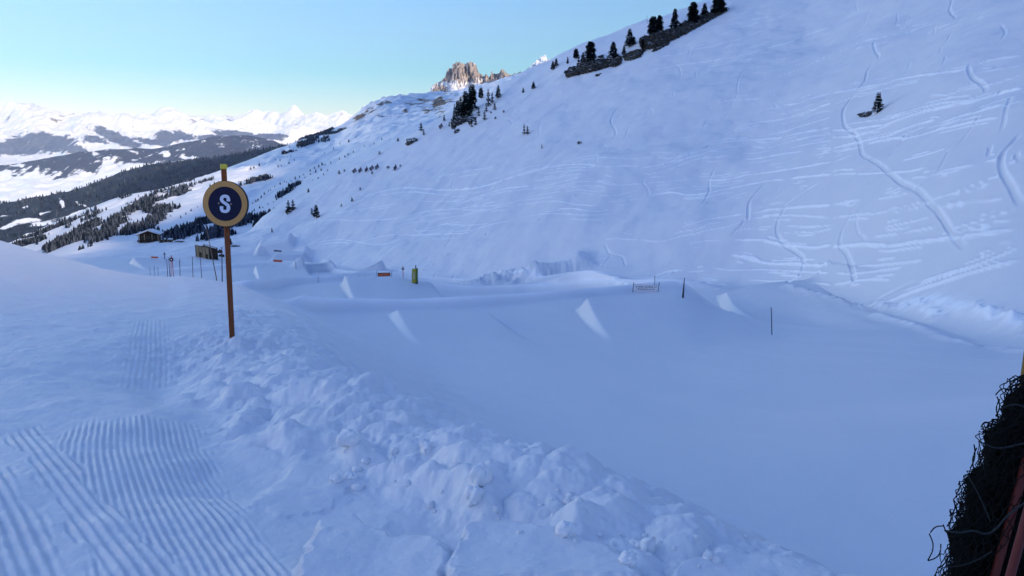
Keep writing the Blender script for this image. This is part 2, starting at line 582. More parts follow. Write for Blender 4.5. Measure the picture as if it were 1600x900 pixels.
BV = make_bvh(4)
KICK = [((955, 540), (908, 494), 9.0, 1.05, 3.0), ((652, 546), (612, 500), 5.2, 0.5, 2.5), ((557, 483), (535, 450), 10.0, 1.5, 4), ((405, 441), (397, 426), 9.0, 1.6, 4), ((231, 424), (206, 413), 8.0, 1.5, 4),
        ((1181, 503), (1128, 480), 9.0, 1.4, 4), ((587, 437), (556, 431), 0.1, 0.0, 3)]
kick_pts = []
for (b, l, w, H, bk) in KICK[:6]:
    pb, pl = hit(BV, *b), hit(BV, *l)
    kick_pts.append((pb, pl, w, H, bk))
for (pb, pl, w, H, bk) in kick_pts:
    kicker(pb, pl, w, H, bk)


def mound(c, ax, L, Wd, H, edge=1.0, tilt=0.0):
    """flat-topped block of shaped snow"""
    d = Vector(ax).normalized()
    s = (GX - c[0]) * d.x + (GY - c[1]) * d.y
    w = (GX - c[0]) * d.y - (GY - c[1]) * d.x
    e = sstep(L / 2 + edge, L / 2 - edge * 0.2, np.abs(s)) * sstep(Wd / 2 + edge, Wd / 2 - edge * 0.2, np.abs(w))
    np.add(GZ, e * (H + tilt * s), out=GZ)


# shaped blocks far down the park
for (u, v, L, Wd, H, ed, tl) in [(424, 392, 9, 7.5, 2.3, 1.6, 0.0), (447, 409, 12, 6.5, 1.9, 2.2, 0.02), (488, 425, 6, 6.5, 1.5, 1.8, 0.0)]:
    p = hit(BV, u, v)
    if p: mound((p.x, p.y + L * 0.4), (-0.2, 1), L, Wd, H, ed, tl)
p = hit(BV, 574, 429)
if p:
    # steep take-off wedge standing up from the crest
    s = (GY - p.y); w = GX - p.x
    GZ += 2.7 * np.clip((w + 3.2) / 5.4, 0, 1) ** 1.2 * sstep(3.3, 2.3, w) * sstep(-0.5, 0.6, s) * sstep(7.0, 3.0, s)

# cut bank of snow at the foot of the hill, with vertical flutes
p = hit(BV, 880, 437)
dxb, dyb = GX - p.x, GY - p.y
flute = 0.30 * ridged(dxb * 0.55 + 0.3 * noise2(dxb * .3, dyb * .3, 60), dyb * 0.05, 3, 61) + 0.22 * fbm(dxb * 1.6, dyb * 0.2, 3, 62)
bankm = sstep(-5.0, -3.4, dxb + 0.6 * fbm(dxb * .2, dyb * .4, 2, 4)) * sstep(5.4, 1.6, dxb + 0.5 * noise2(dyb * .5, dxb * .3, 6))
face = sstep(-0.6, 2.6, dyb + flute)
GZ += bankm * (2.3 * face) * sstep(11.0, 4.0, dyb)
rough = sstep(-17, -10, dxb) * sstep(-3.2, -5.0, dxb) * sstep(-0.5, 3.0, dyb + 1.2 * fbm(dxb * .5, dyb * .5, 2, 7)) * sstep(12, 6, dyb)
GZ += rough * (1.1 + 0.5 * fbm(dxb * 0.8, dyb * 0.5, 4, 67))
# pushed-up edge along the foot of the hill on the right
rowi = np.arange(GX.shape[0])[:, None]
# ================================================================== SURFACE DETAIL OF THE SNOW
RI = np.arange(GX.shape[0])[:, None] * np.ones((1, GX.shape[1]), int)
hillw = sstep(ROW_FOOT - 4, ROW_FOOT + 22, RI) * (RI <= KN[15])
FRESH_LIT = np.zeros_like(GX)
# --- broad unevenness
GZ += hillw * (1.35 * fbm(GX / 26, GY / 34, 4, 201) + 0.16 * fbm(GX / 4.5, GY / 6, 3, 202)) * sstep(20, 70, GY)
flat = (1 - hillw) * (1 - onplat)
GZ += flat * (0.10 * fbm(GX / 9, GY / 12, 3, 203) + 0.012 * fbm(GX * 1.2, GY * 1.2, 3, 204)) * sstep(3, 12, GY)
# rounded lip along the crests of the jumps
for kn, h in ((KN[6], 0.65), (KN[8], 0.80), (KN[10], 0.75)):
    dy = GY - GY[kn][None]
    sc = 0.9 + GY[kn][None] * 0.012
    fade = sstep(0.29, 0.2, TAU)[None] * sstep(-0.5, -0.42, TAU)[None]
    FRESH_LIT += 1.0 * (1 - onplat) * fade * np.exp(-(np.clip(dy + 0.25, -9, 9) / (0.55 * sc)) ** 2)  # sky light on the lip painted as a paler line
    GZ += (1 - onplat) * h * fade * np.exp(-(np.clip(dy, -9, 9) / sc) ** 2 * np.where(dy > 0, 0.35, 1.6))

# --- ridge of pushed snow along the foot of the hill on the right
def pile(poly, w, h, seed):
    pts = [hit(BV2, *p) for p in poly]
    A = np.array([(p.x, p.y) for p in pts if p is not None])
    lo = A.min(0) - 4 * w; hi = A.max(0) + 4 * w
    m = (GX > lo[0]) & (GX < hi[0]) & (GY > lo[1]) & (GY < hi[1])
    d, al = seg_dist(GX[m], GY[m], smooth_line(A, 4))
    GZ[m] += h * np.exp(-(d / w) ** 2) * (0.75 + 0.55 * fbm(GX[m] * 1.1, GY[m] * 1.1, 3, seed))
    FRESH_LIT[m] = np.maximum(FRESH_LIT[m], 0.9 * np.exp(-(d / (0.8 * w)) ** 2) * np.clip(0.8 + 0.6 * noise2(GX[m] * 1.3, GY[m] * 1.1, seed), 0, 1))


BV2 = make_bvh(4)
pile([(1361, 483), (1395, 486), (1430, 486), (1449, 493), (1466, 501)], 0.5, 0.42, 301)
pile([(1514, 487), (1540, 493), (1562, 501), (1576, 504)], 0.45, 0.42, 302)
pile([(1367, 491), (1407, 504), (1440, 515), (1470, 528), (1508, 539), (1546, 544), (1600, 550)], 0.35, 0.16, 303)
pile([(1410, 478), (1440, 474), (1480, 479), (1510, 487)], 0.5, 0.2, 304)
pile([(1585, 505), (1600, 512), (1640, 520)], 0.6, 0.35, 305)
pile([(1230, 447), (1255, 455), (1290, 464), (1320, 473), (1350, 482)], 0.5, 0.25, 306)

# --- ski tracks on the hill (traced in enlarged crops: origin and scale of each crop)
CROPS = {'A': (700, 160, 5.293), 'B': (1000, 0, 5.293), 'C': (1300, 0, 5.293), 'D': (1000, 160, 5.293), 'E': (1300, 160, 5.293), 'F': (1000, 320, 5.293), 'G': (1300, 320, 3.75),
         'H': (640, 320, 4.444), 'I': (380, 80, 2.648)}
TRACKS = """
A T 0,610 150,570 300,545 420,500
A T+ 0,725 120,720 280,700 420,660 560,610 700,575 820,540
A T+ 420,665 560,600 700,560 800,540 950,520 1100,510 1230,520
A T 620,540 740,520 880,518 1020,500 1130,470 1280,455 1420,460 1590,465
A T+ 0,890 150,820 300,765 420,725 560,700 700,690
A T 0,820 120,815 230,800 330,775
A T 480,705 600,700 760,640 900,610 1020,570 1120,540 1230,530 1590,525
A T 640,720 800,690 940,655 1060,625 1130,600
A T 720,650 860,630 1000,600 1120,590
A T 300,860 480,840 640,790 800,755 960,735
A T 560,850 720,830 860,815 1000,830 1100,850 1280,850
A T 700,720 860,700 1010,670 1100,655 1240,655 1380,685 1480,680 1590,670
A T 960,740 1080,720 1200,735 1320,720
A T 1230,640 1320,655 1400,680
A T 1250,770 1400,765 1590,720
A T 1300,825 1450,810 1590,790
A T 0,880 120,885 240,890 380,885
A T 900,880 1010,875 1120,895
A G 430,135 510,145 520,190 470,250 400,320 330,360 220,500 160,560
A G 320,545 260,600 200,690
A G 60,620 35,670 30,730
A G 780,140 755,190 755,270
A G 980,250 910,330 860,385 800,450 740,500
A D 1420,20 1360,110 1350,170 1385,240 1370,290 1300,350
A G 1495,200 1480,250 1450,310
A G 600,340 540,390
A G 1230,430 1225,510
B T+ 100,580 300,540 500,515 700,485 880,450 1050,400 1250,345 1400,280 1590,220
B T+ 160,470 330,445 460,405 600,385 720,345 850,315 960,270 1120,210
B T 350,385 530,340
B T 660,290 800,240 960,190 1130,150 1280,80 1400,20
B T 1100,650 1300,580 1450,510 1590,450
B T 600,860 720,830 900,820 1000,810
B T 1060,760 1140,725
B T+ 1180,870 1320,850 1400,815 1590,770
B T 1420,895 1590,850
B G 310,540 335,590 335,640
B G 460,590 460,640
B G 880,555 830,620 805,700 795,800 740,880
B G 420,400 390,480
B G 270,750 275,800
B G 1110,860 1130,895
C T 0,450 110,405 220,350 340,325 440,300 560,280 680,250 800,205 900,180
C T 480,245 640,220 800,190
C T 560,190 670,165
C T 640,340 800,265 900,225 1060,165 1160,130 1280,60 1360,10
C T 1180,160 1290,125
C T+ 0,770 150,745 300,715 440,690 560,655 760,620 900,605 1110,565 1300,500 1590,455
C T 200,805 400,750 560,690 740,655
C T 930,580 1100,550 1200,520
C T 1180,600 1350,580 1590,540
C T 800,795 960,780 1100,740 1250,715 1450,660 1590,610
C T+ 750,890 930,850 1090,840 1300,800 1500,745 1590,715
C T+ 850,895 1100,855 1250,820 1400,770 1590,730
C T 1200,895 1400,830 1590,775
C T 1400,880 1590,830
C T 0,870 120,820 260,780
C D 375,310 345,350 355,420 385,470 330,530 290,590 275,660 230,720 180,780 130,850 95,905 90,975 112,1055 180,1105 225,1180 250,1280 320,1320 400,1370 480,1440 580,1520 690,1570 760,1630 820,1700 870,1750 930,1835 1010,1965 1115,2070
C G 190,20 205,90 170,120
C G 330,50 290,130 260,210 190,300 150,330
C G 580,70 540,120 540,170 510,210
C D 950,0 990,10 970,80 1010,135 1050,140
C G 1390,200 1430,260 1410,310 1340,370
C G 850,220 840,290
C G 980,270 960,320 900,400 880,440
C G 935,460 920,520 830,600
C D 1150,510 1130,570 1160,640 1240,700 1270,750 1210,810
C G 1400,730 1375,790
C G 1480,800 1440,895
C G 640,510 630,560 580,620
D T+ 0,540 150,520 330,460 480,390 620,340 760,320 920,310 1070,300 1200,290
D T+ 170,510 360,470 560,410 720,370 880,360
D T+ 230,560 400,490 520,460 660,450 750,430
D T 0,460 150,455 290,455 450,400 600,345
D T 300,450 480,370 620,335
D T 970,80 1060,50 1140,45 1300,10
D T+ 700,270 860,190 1000,160 1140,145 1280,110 1480,40 1590,10
D T 760,250 900,190
D T 870,220 1010,170
D T 1160,180 1330,140 1450,90 1590,60
D T+ 1050,265 1200,240 1350,190 1590,120
D T+ 1080,320 1250,270 1400,240 1590,205
D T 1180,350 1350,300 1590,240
D T 930,360 1060,375 1200,330 1380,290 1590,260
D T 1200,390 1360,350 1590,315
D T+ 830,470 960,465 1100,440 1230,420 1360,400
D T 1450,385 1590,375
D T 1500,405 1590,390
D T 1430,440 1590,410
D T 1060,520 1220,490
D T 470,610 600,610 780,585
D T+ 540,640 700,640 880,600 1050,580 1250,550 1400,525 1590,490
D T 1100,580 1220,540
D T 50,665 200,655 360,640 480,620
D T 120,690 280,670
D T 420,690 560,695 700,660 880,640
D T 200,720 380,700
D T+ 80,770 260,745 400,765 540,755 700,720 900,680 1080,645 1200,640
D T 680,825 800,770 900,740
D T+ 1240,630 1370,615 1590,595
D T 1310,700 1400,685
D T+ 1000,895 1170,880 1330,865 1590,850
D T 0,600 200,570 300,535
D T 300,295 450,280
D G 70,610 20,660 50,700 70,760 10,810
D G 640,520 600,580 570,660 570,740 520,830 440,895
D D 1070,640 1000,700 930,780 900,840 895,910 890,970 870,970 800,1050 700,1140
D G 1160,700 1080,780 980,850
D G 1190,740 1100,810
D D 1520,655 1400,720 1280,800 1215,850 1170,920 1135,990 1130,1070 1160,1140 1200,1185 1290,1240 1345,1290 1350,1350 1330,1400 1290,1460 1180,1510
D G 760,65 680,140 620,190
D G 560,150 500,230
D G 1310,20 1190,120
D G 70,50 105,80 70,130
E T 130,180 300,155 480,130 640,90 850,45 1000,15
E T+ 0,230 150,230 300,200 420,190 560,140 750,80 900,50 1100,10
E T 800,120 900,125
E T+ 0,290 180,280 330,240 500,175
E T+ 0,380 150,345 300,310 450,280 600,220 740,170 860,150
E T 270,300 430,265 560,230 700,190
E T+ 870,175 1050,120 1200,80 1450,10
E T+ 280,345 480,300 660,290 850,235 1000,200 1200,155 1390,125
E T 0,405 180,380
E T 0,500 180,430
E T 0,605 100,590 290,590 480,580 640,570 780,540
E T 580,480 740,445 960,375
E T 650,635 850,600 1080,565
E T 860,580 1020,545 1190,515
E T 1260,490 1380,475
E T 1450,495 1530,490
E T 0,845 220,825
E T 50,830 250,800
E T 370,800 560,770 660,740
E T 450,890 640,850 780,820 1000,760 1150,730 1300,700
E T 830,800 1000,750 1300,640 1420,610
E T 900,860 1130,820 1370,800 1460,775
E T 1520,675 1590,655
E T 430,750 590,705
E G 800,110 700,190 620,250 560,340 500,410 420,500 300,590
E G 1220,90 1190,160 1120,250 1040,350 960,410 880,560 800,620 700,700 560,810
E G 1450,0 1430,90 1400,220 1330,290
E G 1310,350 1290,450
E D 1590,220 1500,320 1420,410 1395,500 1420,600 1480,700 1530,800 1590,875
E G 420,220 330,290
E G 1530,400 1530,450 1580,490
E G 340,770 240,850 190,895
F T 0,290 60,295 120,305 220,295 330,260 450,240 560,210 720,180 860,130
F T+ 330,190 450,150 570,115 700,100 860,75
F T 920,70 1060,50 1200,30
F T 900,120 1050,95 1170,85 1330,90 1590,105
F T 740,220 880,200 1010,185 1110,175
F T 1180,170 1320,180 1450,180 1590,165
F T 1180,230 1300,235 1450,225 1590,195
F T 380,325 520,300 680,295
F T+ 760,290 900,290 1020,295 1120,320 1200,335 1320,345 1450,355 1590,330
F T+ 740,410 830,430 920,455 980,480
F T+ 820,415 940,440 1000,475 1130,490 1300,490 1420,500 1560,500
F T 600,515 740,540 1000,535 1150,545 1300,550 1560,565
F T+ 0,610 130,585 240,550 380,540
F T 380,555 560,545
F T+ 370,645 520,645 700,665 780,660
F T 880,620 1060,630 1170,630 1330,640 1460,650 1590,665
F T 520,680 640,665 760,665
F T 200,650 340,670 500,665
G T 0,75 130,60 290,45 480,0
G T 300,135 420,110 580,75
G T+ 0,245 190,235 340,240 500,220 700,195 860,175 1010,155 1125,130
G T 240,190 420,165 620,130
G T 700,140 820,110 940,70 1100,20
G T 730,160 900,115 1110,75
G T 140,360 330,350 540,325
G T 20,400 130,405 300,385 420,365
G T 980,220 1070,215
G T 860,285 940,270
G T 0,470 200,440 350,440
G T+ 190,605 330,570 450,520 600,470 800,405 960,360 1125,325
G T+ 500,460 650,415 800,370 910,330 1125,240
G G 220,580 340,520 420,480 490,455
G D 190,-40 150,0 95,80 55,160 45,240 85,290 110,360 125,450 60,480 0,490
G G 220,-40 180,0 140,80 145,150 180,200 205,220
H T 1350,240 1440,235 1520,240 1600,245
H T 1300,380 1380,365
H T+ 1310,545 1450,545 1560,560
H T 1340,515 1480,525 1600,515
H T 830,80 940,60 1100,65 1280,70 1400,60
H T 940,50 1120,25 1280,45 1400,30
H T 0,240 100,180 250,130 400,70 560,30 700,0
H T 0,75 150,35
H T 70,120 200,110
H T+ 60,205 200,205 300,200 400,195 470,165 600,130 700,110
H T 100,170 240,135 350,140 460,140 560,125
H G 830,10 760,50 720,90
H G 430,95 320,180 280,240 230,320
H G 560,175 500,240 410,320 360,370
H G 420,190 340,260
H G 1350,260 1370,310 1390,340 1470,360 1490,400 1500,430
H G 1410,330 1360,400 1330,450
H G 100,70 50,130
H G 190,460 160,520
H G 320,470 290,530
I T+ 470,610 600,575 700,565 830,575 960,565 1060,540 1165,505
I T 380,670 540,645 640,630
I T 800,520 930,495 1040,480
I T 200,740 330,700 500,700 640,690 780,660 900,650 1050,620
I T 720,620 850,620 980,600 1060,585
I T 640,720 760,700 900,680 1000,650
I T 480,790 620,760 780,760 930,720
I T 260,800 400,780 560,800 680,770
I G 540,650 510,700
I G 760,680 640,760 540,840
I G 1020,740 930,830
I G 700,780 600,880
I G 400,740 370,790
I G 960,660 870,760
"""


def stamp(P, w, h, kind, strength=1.0):
    """press or pile one track into the grid; P: (n, 3) points on the ground"""
    T = np.gradient(P, axis=0); T /= np.linalg.norm(T, axis=1)[:, None] + 1e-9
    cells = np.array([cell(p) for p in P])
    dtau = TAU[np.clip(cells[:, 1], 1, None)] - TAU[np.clip(cells[:, 1], 1, None) - 1]
    r0 = np.maximum(cells[:, 0] - 1, 0); rs = GY[np.minimum(cells[:, 0] + 1, GY.shape[0] - 1), cells[:, 1]] - GY[r0, cells[:, 1]]
    pr = np.clip((3.2 * w / np.maximum(rs / 2, 1e-3)).astype(int) + 1, 2, 26)
    pc = np.clip((3.2 * w / ((P[:, 1] + APEX) * dtau)).astype(int) + 1, 2, 26)
    a0 = max(int((cells[:, 0] - pr).min()), 0); a1 = min(int((cells[:, 0] + pr).max()) + 1, GX.shape[0])
    b0 = max(int((cells[:, 1] - pc).min()), 0); b1 = min(int((cells[:, 1] + pc).max()) + 1, GX.shape[1])
    D = np.full((a1 - a0, b1 - b0), 1e9); S = np.zeros_like(D); WT = np.zeros_like(D)
    ne = max(3, min(18, len(P) // 4)); ii = np.arange(len(P)); wt = sstep(0, ne, np.minimum(ii, len(P) - 1 - ii))
    X = GX[a0:a1, b0:b1]; Y = GY[a0:a1, b0:b1]; Z = GZ[a0:a1, b0:b1].copy()
    for i in range(len(P)):
        i0, i1 = max(cells[i, 0] - pr[i] - a0, 0), cells[i, 0] + pr[i] + 1 - a0
        j0, j1 = max(cells[i, 1] - pc[i] - b0, 0), cells[i, 1] + pc[i] + 1 - b0
        dx = X[i0:i1, j0:j1] - P[i, 0]; dy = Y[i0:i1, j0:j1] - P[i, 1]; dz = Z[i0:i1, j0:j1] - P[i, 2]
        d = dx * dx + dy * dy + dz * dz
        nx_, ny_ = -T[i, 1], T[i, 0]
        if nx_ * -0.93 + ny_ * -0.35 < 0: nx_, ny_ = -nx_, -ny_
        s = dx * nx_ + dy * ny_
        k = d < D[i0:i1, j0:j1]
        D[i0:i1, j0:j1] = np.where(k, d, D[i0:i1, j0:j1]); S[i0:i1, j0:j1] = np.where(k, s, S[i0:i1, j0:j1]); WT[i0:i1, j0:j1] = np.where(k, wt[i], WT[i0:i1, j0:j1])
    D = np.sqrt(D)
    Sg = np.sign(S) * D
    fr = FRESH_LIT[a0:a1, b0:b1]
    br = np.clip(0.8 + 0.75 * noise2(X * 0.6 + 3, Y * 0.35 + 1, 77) + 0.35 * noise2(X * 2.3, Y * 1.7, 78), 0.05, 1.5)
    if kind == 'T':
        f = np.where(Sg < 0, np.clip(1 + Sg / (2.6 * w), 0, 1), np.clip(1 - Sg / (1.0 * w), 0, 1))
        f = f * f * (3 - 2 * f) - 0.12 * np.exp(-((Sg + 2.2 * w) / (0.7 * w)) ** 2)
        f[D > 1e8] = 0
        dz = h * f * br
    else:
        q = D / w
        dz = -h * np.exp(-q ** 2.4) + 0.42 * h * np.exp(-((q - 1.45) / 0.42) ** 2) * (0.7 + 0.6 * (Sg > 0))
        dz = dz * (0.55 + 0.45 * br) + 0.12 * h * np.exp(-(q / 1.8) ** 2) * noise2(X * 3.1 / w, Y * 2.1 / w, 79)
        dz[D > 1e8] = 0
    GZ[a0:a1, b0:b1] += dz * WT
    if kind == 'T':  # broken snow paler, with a lit edge and uphill shade painted in
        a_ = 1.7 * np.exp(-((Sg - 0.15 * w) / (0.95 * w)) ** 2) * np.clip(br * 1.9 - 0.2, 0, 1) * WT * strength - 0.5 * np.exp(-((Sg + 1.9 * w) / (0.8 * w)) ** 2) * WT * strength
    else:
        a_ = 0.75 * np.exp(-((D / w - 1.35) / 0.55) ** 2) * np.clip(br, 0, 1) * WT * (0.45 + 0.55 * (Sg < 0)) - 0.25 * np.exp(-(D / w) ** 2) * WT  # paler uphill rim and darker trough: painted light and shade
        a_[D > 1e8] = 0
    a_[D > 1e8] = 0
    FRESH_LIT[a0:a1, b0:b1] = np.where(np.abs(a_) > np.abs(fr), a_, fr)


nt_ = 0
jobs = []
rj = random.Random(41)
for line in TRACKS.strip().splitlines():
    c, kind, *pts = line.split()
    jobs.append((c, kind, pts, 0, 0.0, 1.0))
    if kind[0] == 'T':
        # skiers follow one another: fainter companions run beside the clear lines
        for _ in range(2 if '+' in kind else 1):
            a_ = rj.uniform(0, 0.55); jobs.append((c, 'T', pts, rj.choice((-1, 1)) * rj.uniform(3.5, 9.5), a_, a_ + rj.uniform(0.25, 0.45)))
for (c, kind, pts, shift, f0, f1) in jobs:
    ox, oy, s_ = CROPS[c]
    A = np.array([[float(q) for q in p.split(',')] for p in pts])
    A = np.stack([ox + A[:, 0] / s_, oy + A[:, 1] / s_], 1)
    L = smooth_line(A, 8)
    if shift:
        L = L[int(f0 * len(L)):max(int(f1 * len(L)), int(f0 * len(L)) + 4)] + np.array([0.0, shift])
        if len(L) < 4: continue
    seg = np.hypot(*np.diff(L, axis=0).T)
    cum = np.concatenate([[0], np.cumsum(seg)])
    m_ = max(int(cum[-1] / 1.3), 4)
    q = np.linspace(0, cum[-1], m_)
    L = np.stack([np.interp(q, cum, L[:, 0]), np.interp(q, cum, L[:, 1])], 1)
    P3 = [hit(BV2, u, v) for u, v in L]
    P3 = np.array([tuple(p) for p in P3 if p is not None])
    if len(P3) < 4: continue
    for i in range(len(P3)): P3[i, 2] = ground_z(P3[i, 0], P3[i, 1])
    Ym = float(np.median(P3[:, 1]))
    pxm = Ym / F
    if kind[0] == 'T':
        w_ = max(0.11, 1.0 * pxm) * (1.25 if '+' in kind else 0.9); h_ = w_ * (0.95 if '+' in kind else 0.75); k_ = 'T'
    elif kind == 'G':
        w_ = max(0.16, 1.25 * pxm); h_ = w_ * 0.55; k_ = 'G'
    else:
        w_ = max(0.20, 1.55 * pxm); h_ = w_ * 0.72; k_ = 'G'
    taper = np.ones(len(P3))
    c3 = np.concatenate([[0], np.cumsum(np.linalg.norm(np.diff(P3, axis=0), axis=1))])
    n3 = int(min(max(c3[-1] / (0.55 * w_), len(P3)), 1500))
    q3 = np.linspace(0, c3[-1], n3)
    P3 = np.stack([np.interp(q3, c3, P3[:, i]) for i in range(3)], 1)
    for i in range(len(P3)): P3[i, 2] = ground_z(P3[i, 0], P3[i, 1])
    stamp(P3, w_, h_, k_, 1.0 if '+' in kind else 0.72)
    nt_ += 1
# small debris fallen on the slope
deb = clods(GX, GY * 0.8, 1.9, 411, 0.04, 0.16, 0.35) * hillw * sstep(0.0, 0.9, fbm(GX / 18, GY / 25, 3, 412) + 0.2)
GZ += 0.8 * deb * sstep(30, 50, GY) * sstep(230, 120, GY)

# --- the churned rim of the platform and the groomed run
nr = (GY < 26) & (GY > 1.0)
x_, y_ = GX[nr], GY[nr]; sd_, al_ = SD[nr], AL[nr]
al0 = 10.0
onp = onplat[nr]
nearw = sstep(9.5, 6.0, y_)
# rim band: from 1.5 m inside the shoulder to 0.25 m outside
wband = 1.25 + 0.35 * noise2(al_ * 0.5, al_ * 0 + 3, 421)
band = sstep(-wband - 0.35, -wband + 0.25, sd_) * sstep(0.75, 0.1, sd_)
rim = np.exp(-((sd_ + 0.35) / 0.45) ** 2)
h = 0.20 * rim * (0.65 + 0.6 * noise2(al_ * 0.7, sd_ * 0.6, 422)) * sstep(9.5, 6, y_)
trough = np.exp(-((sd_ + 1.55 + 0.25 * noise2(al_ * 0.35, al_ * 0, 423)) / 0.34) ** 2) * sstep(3.0, 4.2, y_) * sstep(13, 8, y_)
h -= 0.10 * trough
chunk = 0.9 * clods(x_ + 0.06 * noise2(x_ * 4, y_ * 4, 1), y_ + 0.06 * noise2(x_ * 4, y_ * 4, 2), 0.21, 424, 0.2, 0.62, 0.55)
chunk2 = 0.8 * clods(x_ + 0.02 * noise2(x_ * 9, y_ * 9, 3), y_, 0.085, 425, 0.2, 0.55, 0.55)
bil = np.abs(fbm(x_ * 1.9, y_ * 1.9, 5, 426, 0.44)) * 0.145 - 0.03
rough_ = band * nearw
patch = sstep(-0.1, 0.55, fbm(x_ * 0.8, y_ * 0.8, 3, 427) + 0.05) * (0.25 + 0.75 * sstep(-1.3, -0.6, sd_))
h += rough_ * (bil + patch * (0.30 * chunk + 0.36 * chunk2)) * (0.55 + 0.45 * sstep(9, 5, y_))
# softer, trampled snow farther along and around the pole
far_r = sstep(-1.6, -0.6, sd_) * sstep(1.4, 0.2, sd_) * sstep(5.5, 8, y_) * sstep(26, 11, y_)
h += far_r * (0.07 * np.abs(fbm(x_ * 1.6, y_ * 1.1, 4, 428)) + 0.35 * clods(x_, y_, 0.4, 429, 0.12, 0.4, 0.4))
pole = np.hypot(x_ + 3.35, y_ - 9.1)
h += 0.05 * np.exp(-(pole / 0.3) ** 2) + 0.09 * np.exp(-(pole / 1.2) ** 2) * (0.4 + np.abs(fbm(x_ * 2.6, y_ * 2.6, 4, 430)))
hol_ = None
# flat slabs broken out of the crust at the near edge
def slab(px, zt, lift, seed, soft=0.035):
    global h
    tx, tz = tans(np.array([p[0] for p in px]), np.array([p[1] for p in px]))
    Yp = (zt - EYE) / tz; Xp = tx * Yp
    A = np.stack([Xp, Yp], 1); A = np.concatenate([A, A[:1]])
    d, _ = seg_dist(x_, y_, A)
    d = np.where(in_poly(x_, y_, A[:-1]), d, -d) + 0.035 * fbm(x_ * 7, y_ * 7, 4, seed)
    m = sstep(-soft, soft, d)
    base = 0.02 * fbm(x_ * 1.7, y_ * 1.7, 3, seed + 1) + 0.012 * np.exp(-(np.clip(d, 0, 1) / 0.05) ** 2) * sstep(0, 0.02, d)
    h = h * (1 - m) + (lift + base) * m


slab([(405, 756), (480, 718), (590, 736), (690, 782), (775, 846), (705, 866), (620, 836), (560, 812), (480, 796)], -0.15, -0.07, 443, 0.17)
slab([(706, 884), (735, 856), (800, 850), (868, 866), (960, 896), (1010, 960), (690, 965)], -0.10, 0.13, 431)
slab([(470, 905), (496, 838), (556, 829), (578, 846), (622, 866), (668, 872), (704, 905), (700, 965), (460, 965)], -0.12, 0.10, 434)
slab([(1050, 905), (1112, 886), (1160, 880), (1290, 892), (1330, 965), (1040, 965)], -0.08, 0.10, 437)
slab([(395, 790), (470, 700), (520, 690), (560, 745), (520, 790), (440, 815)], -0.2, -0.03, 440, 0.12)

# corduroy: strips of fine ridges left by the groomer
def strip(center, w0, w1, lam, amp, seed, edge=0.06, gate=0.0, drift=0.007):
    """center: pixel polyline on the run"""
    pts = [hit(BV2, *p) for p in center]
    A = np.array([(p.x, p.y) for p in pts if p is not None])
    A = smooth_line(A, 6)
    lo = A.min(0) - w0 - w1 - .5; hi = A.max(0) + w0 + w1 + .5
    m = (x_ > lo[0]) & (x_ < hi[0]) & (y_ > lo[1]) & (y_ < hi[1])
    xs, ys = x_[m], y_[m]
    best = np.full(xs.shape, 1e9); sgn = np.zeros(xs.shape); tt_ = np.zeros(xs.shape)
    Lc = np.concatenate([[0], np.cumsum(np.hypot(*np.diff(A, axis=0).T))])
    for i in range(len(A) - 1):
        d = A[i + 1] - A[i]; l2 = d @ d
        t = ((xs - A[i, 0]) * d[0] + (ys - A[i, 1]) * d[1]) / l2
        tc = np.clip(t, 0, 1)
        dd = np.hypot(xs - A[i, 0] - tc * d[0], ys - A[i, 1] - tc * d[1])
        # keep the ends square
        if i > 0 or True:
            k = dd < best
            best = np.where(k, dd, best)
            sgn = np.where(k, ((xs - A[i, 0]) * d[1] - (ys - A[i, 1]) * d[0]) / math.sqrt(l2), sgn)
            tt_ = np.where(k, Lc[i] + t * math.sqrt(l2), tt_)
    f = tt_ / Lc[-1]
    wd = w0 + (w1 - w0) * np.clip(f, 0, 1)
    gap = np.abs(sgn) - wd
    mk = sstep(edge, -edge, gap + 0.08 * fbm(xs * 2.2, ys * 2.2, 3, seed)) * sstep(-0.02, 0.06, f + 0.06 * fbm(xs * 3, ys * 3, 2, seed + 1)) * sstep(1.03, 0.93, f + 0.06 * fbm(xs * 3, ys * 3, 2, seed + 2))
    gn = sstep(gate - 0.5, gate + 0.25, fbm(xs * 0.9, ys * 0.9, 3, seed + 3) + 0.35)
    ph = 2 * math.pi * (sgn + drift * fbm(xs * 0.8, ys * 0.8, 2, seed + 4)) / lam
    r = np.cos(ph); r = np.sign(r) * np.abs(r) ** 0.8
    c_[m] = c_[m] * (1 - mk) + amp * (r * (0.75 + 0.35 * fbm(xs * 5, ys * 5, 3, seed + 5)) - 0.3) * mk * (0.25 + 0.75 * gn)


c_ = np.zeros_like(h)
strip([(236, 500), (232, 535), (225, 575)], 0.22, 0.2, 0.055, 0.006, 506, 0.06, -0.2)
strip([(262, 655), (284, 690), (305, 730), (330, 790), (370, 880)], 0.14, 0.13, 0.042, 0.0095, 504, 0.04, -0.4)
strip([(210, 648), (214, 700), (244, 780), (286, 860), (320, 930), (350, 1000)], 0.42, 0.30, 0.040, 0.0095, 501)
strip([(38, 672), (92, 740), (150, 810), (205, 880), (260, 960)], 0.10, 0.11, 0.050, 0.0105, 502, 0.02, -1.0)
strip([(-30, 740), (8, 800), (40, 870), (80, 960)], 0.12, 0.13, 0.055, 0.0115, 503, 0.03, -1.0)
h += c_ * (1 - rough_)
